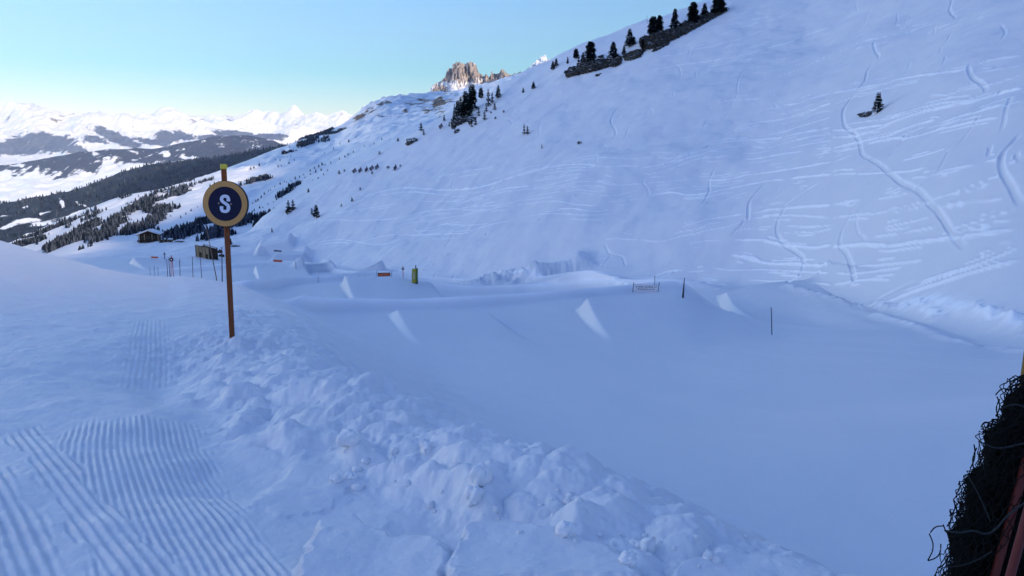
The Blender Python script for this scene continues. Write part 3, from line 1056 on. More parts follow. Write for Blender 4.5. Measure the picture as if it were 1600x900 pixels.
# scuffs across the run, and scraped patches
sc_ = np.clip(ridged(x_ * 0.55 + 0.2 * y_, y_ * 2.6 - x_ * 0.4, 3, 511) - 1.15, 0, 1) * sstep(-1.0, 0.6, fbm(x_ * 0.4, y_ * 0.4, 2, 512) + 0.1)
h += 0.035 * sc_ * sstep(3.5, 6, y_) * onp * sstep(-0.2, -1.2, sd_) * sstep(26, 14, y_)
h += 0.010 * fbm(x_ * 2.4, y_ * 2.4, 4, 513) * onp + 0.004 * fbm(x_ * 9, y_ * 9, 3, 514) * onp
gr = fbm(x_ * 1.1, y_ * 3.5, 3, 515)
h += 0.012 * gr * onp * sstep(-0.5, -1.5, sd_)
GZ[nr] += h
# step beside the shoulder where the groomer's blade passed
mm = (GY > 12) & (GY < 60)
GZ[mm] += -0.16 * sstep(-2.6, -3.4, SD[mm]) * sstep(-9, -5, SD[mm]) * onplat[mm] * sstep(12, 18, GY[mm])
GZ[mm] += 0.05 * fbm(GX[mm] * 0.9, GY[mm] * 0.5, 3, 520) * onplat[mm]
# bring the snow down to the foot of the sign pole
_b = pt(363, 533, 9.1)
_dz = _b.z - ground_z(_b.x, _b.y)
_q = ((GX - _b.x) / 0.9) ** 2 + (np.clip(np.abs(GY - (_b.y - 0.9)) - 0.9, 0, None) / 0.8) ** 2
GZ += _dz * np.exp(-np.clip(_q, 0, 50))
GZ += 0.035 * np.exp(-(((GX - _b.x) / 0.16) ** 2 + ((GY - _b.y - 0.05) / 0.16) ** 2))
BVF = make_bvh(3)

# snow tone: groomed greyer, broken paler; catch-light on tracks, lips, kicker sides painted in
KIND = np.where(hillw > 0, 0.30 + 0.18 * hillw, 0.30) - 0.24 * flat * sstep(2.0, 6.0, GY) - 0.06 * onplat * (hillw < 0.01)  # hill paler, floor greyer: snow type, plus their light difference painted in
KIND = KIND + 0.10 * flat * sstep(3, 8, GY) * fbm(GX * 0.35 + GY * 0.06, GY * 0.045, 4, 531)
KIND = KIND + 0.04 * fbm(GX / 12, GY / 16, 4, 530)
KIND[nr] += 0.22 * rough_ * np.clip(patch * 0.8 + 0.2, 0, 1)
ATT = np.clip(KIND + FRESH_LIT * np.where(FRESH_LIT > 0, 0.72, 0.4) + KSIDE_LIT, 0, 1)

g = grid_mesh('snow_ground', GX[:ROW_FOOT + 1], GY[:ROW_FOOT + 1], GZ[:ROW_FOOT + 1], M_SNOW, {'fresh_lit': ATT[:ROW_FOOT + 1]}); tag(g, kind='structure')
g = grid_mesh('snowy_hillside', GX[ROW_FOOT:], GY[ROW_FOOT:], GZ[ROW_FOOT:], M_SNOW, {'fresh_lit': ATT[ROW_FOOT:]}); tag(g, kind='structure')
# ================================================================== FAR TERRAIN
TAUF = np.concatenate([np.linspace(-1.6, -0.72, 40), np.linspace(-0.715, 0.16, 620), np.linspace(0.165, 0.9, 60)])


def far_layer(rows, counts, tau=TAUF):
    return loft(rows, counts, tau, 0.0, harmonic=False)


def proj(X, Y, Z):
    """pixel of a point"""
    f = Y * CP - (Z - EYE) * SP
    up = Y * SP + (Z - EYE) * CP
    return 800 + F * X / f, 450 - F * up / f


# ---- valley side with pastures and woods, rising right to the rocky peak
rows = [
    [(-600, 470, 800), (0, 425, 820), (64, 412, 800), (120, 412, 760), (200, 412, 700), (320, 412, 640), (400, 400, 620), (500, 330, 640), (600, 270, 660), (700, 210, 680), (860, 130, 700), (1600, 130, 700)],
    [(-600, 450, 1000), (0, 405, 1000), (64, 396, 980), (120, 380, 960), (200, 370, 940), (320, 350, 920), (400, 335, 940), (500, 285, 980), (600, 235, 1050), (700, 190, 1150), (860, 125, 1200), (1600, 120, 1200)],
    [(-600, 430, 1200), (0, 392, 1230), (64, 376, 1250), (120, 352, 1260), (200, 325, 1300), (300, 304, 1400), (380, 290, 1500), (437, 268, 1560), (520, 245, 1650), (600, 205, 1800), (680, 172, 2000), (860, 120, 2200), (1600, 110, 2200)],
    [(-600, 420, 1350), (0, 386, 1380), (32, 374, 1400), (64, 358, 1430), (120, 334, 1480), (203, 304, 1560), (242, 297, 1650), (300, 281, 1820), (380, 253, 2050), (437, 232, 2250), (470, 219, 2350), (520, 204, 2500),
     (546, 191, 2600), (565, 177, 2700), (599, 159.5, 2850), (614, 157, 2900), (644, 154, 3050), (667, 151, 3200), (700, 150, 3300), (760, 140, 3350), (860, 115, 3400), (1600, 100, 3400)],
    [(-600, 480, 1700), (0, 440, 1750), (64, 420, 1800), (203, 370, 1950), (300, 350, 2300), (437, 290, 2800), (546, 240, 3200), (667, 190, 3900), (860, 180, 3900), (1600, 170, 3900)],
]
VX, VY, VZ, VK = far_layer(rows, [70, 110, 150, 26])
up = 1 - sstep(VK[3] - 40, VK[3] - 2, np.arange(VX.shape[0]))[:, None] * np.ones_like(VX)
VU, VV = proj(VX, VY, VZ)
VZ += up * (13 * fbm(VX / 260, VY / 260, 5, 31) + 5 * fbm(VX / 60, VY / 60, 4, 32)) * sstep(900, 1500, VY)
VZ += 2.5 * ridged(VX / 45, VY / 45, 4, 33) * sstep(480, 600, VU) * sstep(1500, 2400, VY)
# rocky spur on its crest
crest = sstep(VK[3] - 34, VK[3] - 4, np.arange(VX.shape[0]))[:, None]
rk = crest * sstep(545, 570, VU) * sstep(690, 640, VU)
VZ += rk * 16 * (ridged(VX / 70, VY / 70, 5, 35) - 0.9) * sstep(VK[3] + 14, VK[3], np.arange(VX.shape[0]))[:, None]
VU, VV = proj(VX, VY, VZ)
# where woods and rock grow (map-like masks on the ground)
wood = np.zeros_like(VX)


def blob(u, v, ru, rv, ang=0.0, amp=1.0):
    c, s = math.cos(ang), math.sin(ang)
    a = (VU - u) * c + (VV - v) * s; b = -(VU - u) * s + (VV - v) * c
    return amp * np.exp(-((a / ru) ** 2 + (b / rv) ** 2))


WOODS = [(270, 300, 62, 9, -0.28), (225, 322, 42, 10, -0.45), (185, 345, 34, 8, -0.5), (238, 345, 24, 16, -0.7), (250, 330, 26, 9, -.3), (130, 365, 40, 9, -0.5), (300, 366, 40, 11, -0.15), (360, 358, 44, 14, -0.25), (405, 350, 26, 12, -0.3),
         (325, 345, 26, 5, -0.1), (150, 375, 34, 7, -.5), (95, 380, 26, 7, -0.55), (205, 360, 22, 8, -.4), (60, 372, 26, 7, -.6), (100, 352, 30, 7, -.55), (150, 330, 34, 6, -.5), (185, 314, 22, 5, -.5), (30, 386, 20, 8, -.5), (480, 222, 40, 7, -0.45), (515, 213, 24, 6, -0.4), (400, 283, 26, 2.2, -0.25), (450, 300, 20, 1.6, -.55)]
for (u, v, a, b, g) in WOODS: wood = np.maximum(wood, blob(u, v, a, b, g))
wn = fbm(VX / 90, VY / 120, 5, 41)
VF = wood * (0.72 + 0.85 * wn) + 0.55 * fbm(VX / 38, VY / 48, 4, 42) * sstep(0.05, 0.4, wood)
rock = np.zeros_like(VX)
for (u, v, a, b, g) in [(590, 168, 34, 8, -0.45), (650, 158, 26, 7, -0.1), (690, 160, 30, 16, -0.5), (560, 184, 20, 8, -0.5), (630, 172, 12, 6, 0), (665, 172, 10, 7, 0), (690, 178, 14, 8, 0), (600, 178, 14, 5, -.3)]:
    rock = np.maximum(rock, blob(u, v, a, b, g))
VRK = 0.95 * rock * (0.6 + 0.75 * fbm(VX / 60, VY / 60, 4, 45))
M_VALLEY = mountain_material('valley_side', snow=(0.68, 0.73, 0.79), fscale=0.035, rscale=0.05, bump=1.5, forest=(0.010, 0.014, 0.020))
o = grid_mesh('valley_hillside', VX, VY, VZ, M_VALLEY, {'forest': np.clip(VF * 0.8, 0, 0.62), 'rock': VRK})
tag(o, kind='structure')

# ---- the rocky peak and its jagged arete
SK = [(600, 165), (640, 158), (655, 152), (662, 149.5), (668, 150), (673, 143), (678, 137), (684, 131), (690, 127), (694, 124), (697, 116), (701, 109.5), (705, 109), (708, 105), (711, 104), (714, 100.5), (717, 101), (720, 104),
      (724, 105), (728, 103.5), (732, 101), (736, 100.5), (740, 101.5), (744, 105), (746, 110), (748, 116), (752, 121), (757, 121.5), (760, 119.5), (764, 124), (767, 121), (768.6, 114.5), (770.5, 120), (774, 119.5), (778, 120), (782, 116), (784, 112.5),
      (787, 116), (791, 118), (795, 121), (799, 121), (804, 118), (811, 115.5), (818, 115.5), (824, 112), (832, 106), (840, 98), (846, 93), (850, 91.5), (854, 95), (860, 96), (880, 100), (1000, 110)]
TP = np.linspace(-0.19, 0.12, 700)
sk = np.array(SK, float)
top = [(u, v, 3900) for u, v in SK]
base = [(560, 200, 3350), (640, 186, 3350), (680, 185, 3350), (720, 178, 3350), (780, 160, 3350), (860, 125, 3350), (1000, 120, 3350)]
mid = [(u, v, 3680) for u, v in [(560, 196), (640, 172), (680, 158), (705, 140), (722, 134), (745, 140), (780, 136), (860, 112), (1000, 118)]]
back = [(560, 230, 4200), (1000, 170, 4200)]
PX, PY, PZ, PK = loft([base, mid, top, back], [110, 150, 40], TP, 0.0, harmonic=False)
PU, PV = proj(PX, PY, PZ)
ri = np.arange(PX.shape[0])[:, None]
hgt = sstep(186, 120, PV) * sstep(0, 60, ri)
tooth = ridged(PX / 85, PZ / 420 + PY / 700, 5, 51)
fine = ridged(PX / 26, PZ / 110, 4, 52)
offs = (tooth - 0.9) * 60 + (fine - 0.8) * 22 + 20 * fbm(PX / 40, PZ / 40, 4, 57)
PY2 = PY - offs * hgt * sstep(PK[2] + 30, PK[2] - 6, ri)
PZ2 = PZ + ((ridged(PX / 40, PY / 40, 4, 53) - 0.9) * 14) * hgt
# split ledges: buttress right of the summit stands forward, the left flank falls back
PZ2 += (fbm(PX / 18, PY / 25, 3, 58) * 5) * hgt
rockP = 0.75 * np.clip(sstep(150, 116, PV - 0.0 * PX) + 0.25 * fbm(PX / 55, PZ / 55, 4, 54), 0, 1)
rockP = np.maximum(rockP, 0.9 * np.exp(-(((PU - 688) / 16) ** 2 + ((PV - 145) / 14) ** 2)))
rockP = np.maximum(rockP, 0.8 * np.exp(-(((PU - 770) / 26) ** 2 + ((PV - 130) / 10) ** 2)))
rockP = np.maximum(rockP, 0.8 * np.exp(-(((PU - 704) / 14) ** 2 + ((PV - 155) / 10) ** 2)))
rockP = np.maximum(rockP, 0.85 * np.exp(-(((PU - 672) / 18) ** 2 + ((PV - 151) / 9) ** 2)) * (0.7 + 0.6 * fbm(PX / 40, PZ / 40, 3, 59)))
rockP *= 1 - 0.8 * sstep(822, 836, PU)
M_PEAK = mountain_material('peak_rock', rock=(0.33, 0.285, 0.26), rscale=0.035, fscale=0.05, bump=9.0)
o = grid_mesh('rocky_mountain_peak', PX, PY2, PZ2, M_PEAK, {'forest': np.zeros_like(PX) - 1, 'rock': rockP}, smooth=False)
tag(o, kind='structure')

# ---- dark wooded ridge across the valley
rows = [
    [(-700, 470, 1750), (0, 430, 1800), (90, 415, 1850), (200, 390, 2000), (437, 300, 2500), (700, 250, 2800)],
    [(-700, 420, 2200), (0, 385, 2250), (90, 370, 2300), (200, 330, 2500), (437, 262, 3000), (700, 230, 3200)],
    [(-700, 345, 2900), (-100, 332, 3000), (0, 321, 3050), (60, 309, 3100), (129, 298, 3150), (193, 272, 3250), (290, 251, 3400), (340, 245, 3450), (380, 241, 3500), (437, 231, 3600), (520, 215, 3700), (700, 200, 3800)],
    [(-700, 440, 3600), (0, 380, 3700), (437, 280, 4300), (700, 250, 4300)],
]
DX, DY, DZ, DK = far_layer(rows, [60, 110, 20])
DU, DV = proj(DX, DY, DZ)
DZ += (14 * fbm(DX / 300, DY / 300, 5, 71) + 5 * ridged(DX / 90, DY / 90, 4, 72)) * sstep(1900, 2400, DY)
df = np.full_like(DX, 0.78)
for (u, v, a, b, g) in [(10, 340, 10, 2.5, -0.25), (50, 346, 14, 2.0, -.15), (62, 352, 22, 3, -0.25), (14, 356, 16, 3, -0.3), (70, 336, 10, 1.5, -.3), (97, 320, 7, 2.6, 1.0), (128, 322, 12, 2.0, 0.6), (115, 340, 26, 3, -0.35), (45, 374, 20, 2.5, -0.4), (50, 386, 15, 4, -.1), (90, 352, 20, 3, -0.2), (40, 324, 5, 2, 0)]:
    c, s = math.cos(g), math.sin(g)
    aa = (DU - u) * c + (DV - v) * s; bb = -(DU - u) * s + (DV - v) * c
    df -= 0.85 * np.exp(-((aa / a) ** 2 + (bb / b) ** 2)) * (0.75 + 0.5 * fbm(DX / 60, DY / 120, 3, 76))
M_DARK = mountain_material('wooded_ridge', fscale=0.02, rscale=0.06, bump=4.0, forest=(0.010, 0.015, 0.028))
o = grid_mesh('wooded_valley_slope', DX, DY, DZ, M_DARK, {'forest': df, 'rock': np.full_like(DX, -1.0)})
tag(o, kind='structure')

# ---- second ridge, woods above and a sunny settled terrace below
rows = [
    [(-700, 400, 4200), (0, 380, 4300), (150, 340, 4400), (437, 280, 4800), (700, 250, 5000)],
    [(-700, 320, 5000), (0, 305, 5100), (150, 285, 5200), (300, 262, 5400), (437, 250, 5500), (700, 230, 5600)],
    [(-700, 270, 6000), (-100, 262, 6000), (0, 258, 6000), (60, 251, 6000), (113, 240, 6050), (145, 237, 6050), (171, 233, 6100), (230, 233, 6150), (290, 222, 6200), (340, 215, 6250), (380, 212, 6300), (420, 218, 6300), (450, 229, 6300), (700, 240, 6400)],
    [(-700, 320, 7000), (0, 300, 7000), (437, 270, 7200), (700, 260, 7200)],
]
EX, EY, EZ, EK = far_layer(rows, [40, 110, 16])
EU, EV = proj(EX, EY, EZ)
EZ += (26 * fbm(EX / 600, EY / 600, 5, 81) + 16 * ridged(EX / 260, EY / 260, 4, 82)) * sstep(EK[2] + 2, EK[2] - 40, np.arange(EX.shape[0]))[:, None]
line = np.interp(EU, [-100, 0, 60, 100, 150, 175, 205, 260, 330, 450], [275, 276, 276, 282, 268, 256, 262, 262, 262, 262])
ef = 0.35 - (EV - line) / 22.0
ef = np.clip(ef, 0.06, 0.8) + 0.36 * fbm(EX / 55, EY / 120, 4, 84) + 0.16 * fbm(EX / 200, EY / 200, 4, 83)
for (u, v, a, b) in [(27, 262, 8, 3), (150, 247, 6, 3), (258, 242, 9, 3.5), (295, 250, 12, 3), (210, 250, 6, 2)]:
    ef -= 0.9 * np.exp(-(((EU - u) / a) ** 2 + ((EV - v) / b) ** 2))
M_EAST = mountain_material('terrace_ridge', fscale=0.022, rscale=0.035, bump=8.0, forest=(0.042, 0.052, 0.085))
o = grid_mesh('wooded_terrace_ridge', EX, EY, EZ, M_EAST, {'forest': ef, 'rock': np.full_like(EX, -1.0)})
tag(o, kind='structure')

# ---- the snowy range on the horizon
SKY = [(-700, 190), (-300, 176), (-60, 174), (0, 168.5), (22, 162), (45, 164.5), (71, 174), (88, 176), (103, 180), (130, 180), (150, 177.5), (155, 176), (162, 180), (175, 181), (193, 179.5), (205, 183), (219, 181.5), (238, 182), (246, 179.5), (258, 175), (267.5, 171.5), (280, 175),
       (300, 181), (318, 181), (330, 178), (341, 181), (352, 183), (366, 181), (375, 182.5), (392, 180), (402, 178), (410, 179.5), (421, 175.5), (430, 178), (437, 180), (450, 178), (463, 174.3), (471, 178), (478, 180.5), (487, 178), (493, 174), (500, 177), (508, 180), (520, 177), (535, 172.5), (545, 178),
       (556, 179.5), (568, 174), (580, 167), (600, 175), (700, 180)]
TG = np.concatenate([np.linspace(-1.4, -0.72, 40), np.linspace(-0.718, 0.0, 900)])
rows = [
    [(-700, 300, 7200), (0, 290, 7200), (300, 262, 7400), (500, 250, 7600), (700, 250, 7600)],
    [(-700, 250, 8600), (0, 236, 8600), (120, 230, 8700), (300, 222, 8800), (450, 215, 9000), (700, 215, 9000)],
    [(-700, 212, 9800), (0, 200, 9800), (120, 204, 9900), (300, 202, 10100), (450, 198, 10300), (700, 200, 10300)],
    [(u, v, 11000) for u, v in SKY],
    [(-700, 240, 12500), (700, 230, 12500)],
]
HX, HY, HZ, HK = loft(rows, [60, 120, 150, 16], TG, 0.0, harmonic=False)
hi = np.arange(HX.shape[0])[:, None]
HU, HV = proj(HX, HY, HZ)
env = sstep(HK[3] + 1, HK[3] - 26, hi) * sstep(0, 50, hi)
rel = 165 * (ridged(HX / 1250, HY / 1500, 4, 91, 0.42) - 0.95) + 32 * (ridged(HX / 330, HY / 520, 4, 92) - 0.9)
HZ += env * rel
HZ += sstep(HK[3] - 26, HK[3], hi) * sstep(HK[3] + 10, HK[3], hi) * 7 * (ridged(HX / 160, HY / 300, 4, 96) - 1.0)
HU, HV = proj(HX, HY, HZ)
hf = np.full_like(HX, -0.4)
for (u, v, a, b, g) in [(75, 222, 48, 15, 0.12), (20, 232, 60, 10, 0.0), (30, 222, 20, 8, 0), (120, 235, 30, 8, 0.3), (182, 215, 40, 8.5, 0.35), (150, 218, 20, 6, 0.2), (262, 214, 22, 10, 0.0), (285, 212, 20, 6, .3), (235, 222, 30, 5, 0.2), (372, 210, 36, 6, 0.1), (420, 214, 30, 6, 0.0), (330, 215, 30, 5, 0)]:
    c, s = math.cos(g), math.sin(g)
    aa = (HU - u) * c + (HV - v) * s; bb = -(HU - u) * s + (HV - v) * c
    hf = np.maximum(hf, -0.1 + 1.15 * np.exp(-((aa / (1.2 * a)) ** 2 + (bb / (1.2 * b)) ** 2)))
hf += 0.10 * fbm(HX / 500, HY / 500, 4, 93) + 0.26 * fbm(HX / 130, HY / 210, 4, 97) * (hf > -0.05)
hr = 0.06 + 0.6 * fbm(HX / 300, HY / 300, 4, 94) * sstep(215, 185, HV)
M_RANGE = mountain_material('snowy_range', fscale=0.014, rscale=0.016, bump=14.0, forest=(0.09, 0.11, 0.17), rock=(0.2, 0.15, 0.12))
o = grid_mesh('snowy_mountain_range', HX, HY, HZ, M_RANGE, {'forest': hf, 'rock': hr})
tag(o, kind='structure')

# ---- unseen mountain behind the viewer's right shoulder, ridge shaped to cast the park's shade
SAZ, SEL = math.radians(135.0), math.radians(19.0)
SUN = Vector((math.sin(SAZ) * math.cos(SEL), math.cos(SAZ) * math.cos(SEL), math.sin(SEL)))
hx, hy = math.sin(SAZ), math.cos(SAZ)
ex, ey = -hy, hx
TANE = math.tan(SEL)
# height of the shadow's edge at p = 0 for each distance q across the sun's direction
PQ = [(-3000, 260), (-1200, 160), (-500, 90), (-200, 45), (-60, 18), (-20, 12), (-4, 10.5), (12, 10.4), (20, 16), (30, 32), (50, 49), (66, 57.5), (79, 63.8), (90, 73), (110, 86), (147, 105), (200, 128), (250, 160), (290, 215), (320, 262), (390, 272), (404, 276),
      (430, 286), (459, 297), (469, 309), (495, 326), (537, 346), (557, 356), (590, 372), (605, 384), (618, 403), (640, 406), (691, 408), (715, 430), (744, 450), (773, 472), (826, 512), (850, 560), (876, 640), (899, 890), (1133, 1000), (1421, 1085), (1700, 1150), (2000, 1200),
      (2378, 1232), (2404, 1231), (2462, 1262), (2521, 1264), (2628, 1262), (2782, 1280), (3400, 1200), (4500, 700), (7000, 400)]
pq = np.array(PQ, float)
qs = np.concatenate([np.linspace(-3000, -300, 40)[:-1], np.linspace(-300, 900, 300)[:-1], np.linspace(900, 7000, 120)])
top0 = np.interp(qs, pq[:, 0], pq[:, 1])
PD = 1500.0
prof = [(620, -120.0, 0.0), (900, 0.3, 1), (1200, 0.68, 1), (1400, 0.9, 1), (PD, 1.0, 1), (1650, 0.9, 1), (2300, 0.3, 1), (3200, 0.0, 1)]
CX, CY, CZ = [], [], []
for (pd, fr, k) in prof:
    z = top0 + PD * TANE
    zz = fr * z if k else np.full_like(z, fr)
    if pd != PD and k: zz = zz + 12 * fbm(qs / 140, np.full_like(qs, pd / 140), 4, 99) * (1 - fr)
    CX.append(hx * pd + ex * qs); CY.append(hy * pd + ey * qs); CZ.append(zz)
o = grid_mesh('shading_mountain', np.array(CX), np.array(CY), np.array(CZ), M_SNOW)
tag(o, kind='structure')

# ---- opposite valley side, out of the frame on the left, raised to bounce sunlight
qx = np.linspace(-1, 1, 120)[None]; qy = np.linspace(0, 1, 70)[:, None]
LX = -420 - 1500 * qy + 0 * qx; LY = -100 + 1900 * qx + 0 * qy
LZ = -260 + 1250 * qy ** 0.85 + (30 + 70 * qy) * fbm(LX / 300, LY / 300, 5, 101)
az = -LX / np.maximum(LY, 1.0)
LZ = np.where(LY > 0, np.minimum(LZ, -420 + 1700 * np.clip((az - 0.86) * 0.95, 0, 1)), LZ)
o = grid_mesh('opposite_valley_side', LX, LY, LZ, M_SNOW)
tag(o, kind='structure')
# broad valley floor under everything
o = grid_mesh('valley_floor', *[a for a in np.meshgrid(np.linspace(-12000, 9000, 60), np.linspace(-4500, 13000, 60))], np.full((60, 60), -420.0), M_SNOW)
tag(o, kind='structure')

# ---- the air of the valley
bm = bmesh.new(); add_box(bm, (-1500, 4250, 790), (21400, 17900, 2430))
M_HAZE = bpy.data.materials.new('haze'); M_HAZE.use_nodes = True
_nt = M_HAZE.node_tree
for _n in list(_nt.nodes): _nt.nodes.remove(_n)
_o = _nt.nodes.new('ShaderNodeOutputMaterial'); _v = _nt.nodes.new('ShaderNodeVolumePrincipled')
_v.inputs['Color'].default_value = (0.58, 0.76, 1.0, 1); _v.inputs['Density'].default_value = 4.0e-5; _v.inputs['Anisotropy'].default_value = 0.2
_nt.links.new(_v.outputs[0], _o.inputs['Volume'])
o = link_bm('haze', bm, M_HAZE); tag(o, kind='stuff')
# ================================================================== OBJECTS
def pix(p):
    u, v = proj(np.array([p[0]]), np.array([p[1]]), np.array([p[2]]))
    return float(u[0]), float(v[0])


M_BARK = simple('bark', (0.035, 0.026, 0.02), 0.9, 0.4, 12)
M_NEEDLE = simple('dark_needles', (0.016, 0.021, 0.013), 0.85, 0.7, 3.0, 0.1)
M_NEEDLE2 = simple('brownish_needles', (0.030, 0.026, 0.017), 0.85, 0.6, 3.0, 0.1)
M_WOODD = simple('dark_timber', (0.040, 0.026, 0.016), 0.8, 0.5, 5, 0.2, stretch=(1, 1, 6))
M_WOODL = simple('weathered_timber', (0.26, 0.20, 0.12), 0.8, 0.4, 4, 0.2, stretch=(1, 1, 6))
M_BLACK = simple('black_paint', (0.015, 0.015, 0.02), 0.6, 0.3)
M_POLE = simple('slalom_pole', (0.045, 0.04, 0.055), 0.6, 0.3)
M_ORANGE = simple('orange_banner', (0.62, 0.13, 0.05), 0.7, 0.25, 3)
M_WHITE = simple('white_banner', (0.85, 0.80, 0.80), 0.7, 0.06)
M_PINK = simple('faded_red', (0.40, 0.10, 0.10), 0.7, 0.2)

# ------------------------------------------------------------------ conifers
def crown_mesh(kind, n, seed, mat):
    r = random.Random(seed)
    V, Fc = [], []

    def blade(p, d, L, w, droop):
        side = d.cross(Vector((0, 0, 1))); side.normalize()
        k = r.uniform(-0.5, 0.5)
        side = (side * math.cos(k) + Vector((0, 0, 1)) * math.sin(k))
        a = p; m = p + d * (L * 0.55) + Vector((0, 0, -droop * 0.3 * L)); e = p + d * L + Vector((0, 0, -droop * L))
        i = len(V)
        V.extend([a, m + side * w, e, m - side * w]); Fc.append((i, i + 1, i + 2, i + 3))
    for q in range(n):
        t = r.random() ** 0.85
        if kind == 'spruce':
            z = 0.07 + 0.93 * t; R = 0.20 * (1 - t) ** 0.85 + 0.012
        elif kind == 'pine':
            z = 0.10 + 0.90 * t; R = 0.19 * math.sqrt(max(1 - (abs(t - 0.38) / 0.66) ** 2.4, 0)) * (1 - 0.35 * t) + 0.015
        elif kind == 'ragged':
            z = 0.04 + 0.96 * t; R = (0.24 * (1 - t) ** 0.7 + 0.015) * (0.55 + 0.45 * math.sin(t * 21 + seed))
        else:
            z = 0.02 + 0.75 * t; R = 0.42 * math.sqrt(max(1 - t * t, 0)) + 0.03
        lv = round(z * 13) / 13
        z = z * 0.45 + (lv + r.uniform(-.012, .012)) * 0.55
        a = r.uniform(0, 2 * math.pi)
        lump = 0.78 + 0.32 * math.sin(a * 2 + seed + z * 9) * math.cos(a * 3 - z * 13)
        R *= lump
        inn = R * r.uniform(0.0, 0.75)
        d = Vector((math.cos(a), math.sin(a), r.uniform(-0.15, 0.35)))
        p = Vector((math.cos(a) * inn, math.sin(a) * inn, z))
        blade(p, d, max(R - inn, 0.02) + r.uniform(0.0, 0.045), r.uniform(0.016, 0.036), r.uniform(-0.1, 0.55))
    me = bpy.data.meshes.new('crown')
    me.from_pydata([tuple(v) for v in V], [], Fc); me.materials.append(mat); me.update()
    return me


def trunk_mesh():
    bm = bmesh.new()
    add_tube(bm, [(0, 0, -0.12), (0.006, 0, 0.3), (-0.004, 0.004, 0.65), (0, 0, 0.97)], 0.022, 6, True, 0.004)
    me = bpy.data.meshes.new('trunk'); bm.to_mesh(me); bm.free(); me.materials.append(M_BARK)
    return me


TRUNK = trunk_mesh()
CROWNS = {k: [crown_mesh(k, n, 10 + i * 7, M_NEEDLE if i % 2 == 0 else M_NEEDLE2) for i in range(3)] for k, n in (('spruce', 1100), ('pine', 1600), ('ragged', 800), ('shrub', 400))}
WID = {'spruce': 0.34, 'pine': 0.35, 'ragged': 0.38, 'shrub': 0.8}
tree_n = [0]


def tree(kind, name, base, h, w, label, cat='tree', group=None, lean=0.0):
    root = empty(name, (base[0], base[1], base[2] - 0.02 * h), RNG.uniform(0, 6.28))
    i = tree_n[0] % 3; tree_n[0] += 1
    c = bpy.data.objects.new('crown', CROWNS[kind][i]); COL.objects.link(c); c.parent = root
    t = bpy.data.objects.new('trunk', TRUNK); COL.objects.link(t); t.parent = root
    s = w / WID[kind]
    root.scale = (s, s, h)
    tag(root, label, cat, group)
    return root


def tree_px(kind, u, vb, vt, wpx, label, name=None, cat='tree', group=None):
    p = hit(BVF, u, vb)
    if p is None:
        print('MISS', label); return None
    h = (vb - vt) * p.y / F; w = wpx * p.y / F
    return tree(kind, name or ('pine_tree' if kind == 'pine' else 'shrub' if kind == 'shrub' else 'spruce_tree'), p, h, w, label, cat, group)


G1 = 'conifers round the rock on the ridge'
for a in [
    ('pine', 738, 174, 134, 15, 'tallest dark pine of the thick clump above the snow-capped boulder'),
    ('pine', 727.5, 174, 144, 11, 'dark pine just left of the tallest pine in the ridge clump'),
    ('spruce', 720, 178, 152, 10, 'pointed dark spruce, third from the left in the ridge clump'),
    ('pine', 715.5, 184, 158, 8, 'dark pine second from the left edge of the ridge clump'),
    ('spruce', 710.5, 190, 164, 7, 'leftmost slim spruce of the dark ridge clump'),
    ('pine', 733, 184, 156, 11, 'lower pine in front, standing on top of the snow-capped boulder'),
    ('pine', 724, 186, 162, 10, 'low dark pine in front at the boulder\'s upper left edge'),
    ('pine', 751.5, 154, 138, 8, 'short pine on the skyline right behind the tallest clump pine'),
    ('ragged', 763, 167, 141, 10, 'ragged conifer standing apart, second right of the dense clump'),
    ('ragged', 769, 162, 145, 7, 'slim ragged conifer leaning beside another right of the dense clump'),
    ('spruce', 778.5, 153, 134, 9, 'rightmost pointed spruce on the skyline by the ridge clump'),
    ('ragged', 748, 182, 167, 6, 'small ragged bush on the snow strip right of the boulder clump'),
    ('ragged', 757, 188, 174, 7, 'little dark conifer lowest on the slope right of the ridge boulder'),
    ('ragged', 760, 175, 163, 6, 'small scrubby conifer below the pair right of the clump'),
    ('ragged', 773, 172, 161, 7, 'squat little conifer below the rightmost skyline spruce'),
    ('ragged', 743, 196, 184, 7, 'small dark bush below the right end of the snow-capped boulder'),
    ('ragged', 737, 199, 186, 6, 'small dark bush under the boulder\'s right corner'),
]: tree_px(*a, group=G1)
for a in [
    ('spruce', 694, 189, 180, 4, 'tiny spruce on the skyline left of the ridge boulder'),
    ('ragged', 702, 198, 190, 4, 'tiny bush close to the left foot of the ridge boulder'),
    ('ragged', 658, 205, 192, 8, 'small dark bush on the skyline well left of the ridge boulder'),
    ('ragged', 662, 211, 202, 5, 'tiny bush just below the skyline bush left of the boulder'),
    ('shrub', 774, 186, 181, 4, 'tiny tuft right of the ridge clump, above a curved ski track'),
    ('shrub', 787, 176, 171, 4, 'tiny tuft farthest right below the skyline spruce'),
    ('shrub', 767, 177, 173, 4, 'tiny tuft between the small conifers right of the clump'),
    ('spruce', 817.5, 145, 137, 4, 'tiny lone spruce on the snow right of the rocky peak'),
    ('spruce', 833.5, 139, 128, 7, 'small lone spruce right of and above the tiny one by the peak'),
    ('ragged', 819, 210, 194, 6, 'thin bare-looking conifer left of its twin on the open slope'),
    ('ragged', 824, 210, 197, 7, 'thin conifer right of its twin on the open middle slope'),
    ('ragged', 846.5, 232, 225, 3, 'tiny dead stem alone on the smooth middle slope'),
]: tree_px(*a, group='small trees scattered on the slope')
G2 = 'conifers along the rock band'
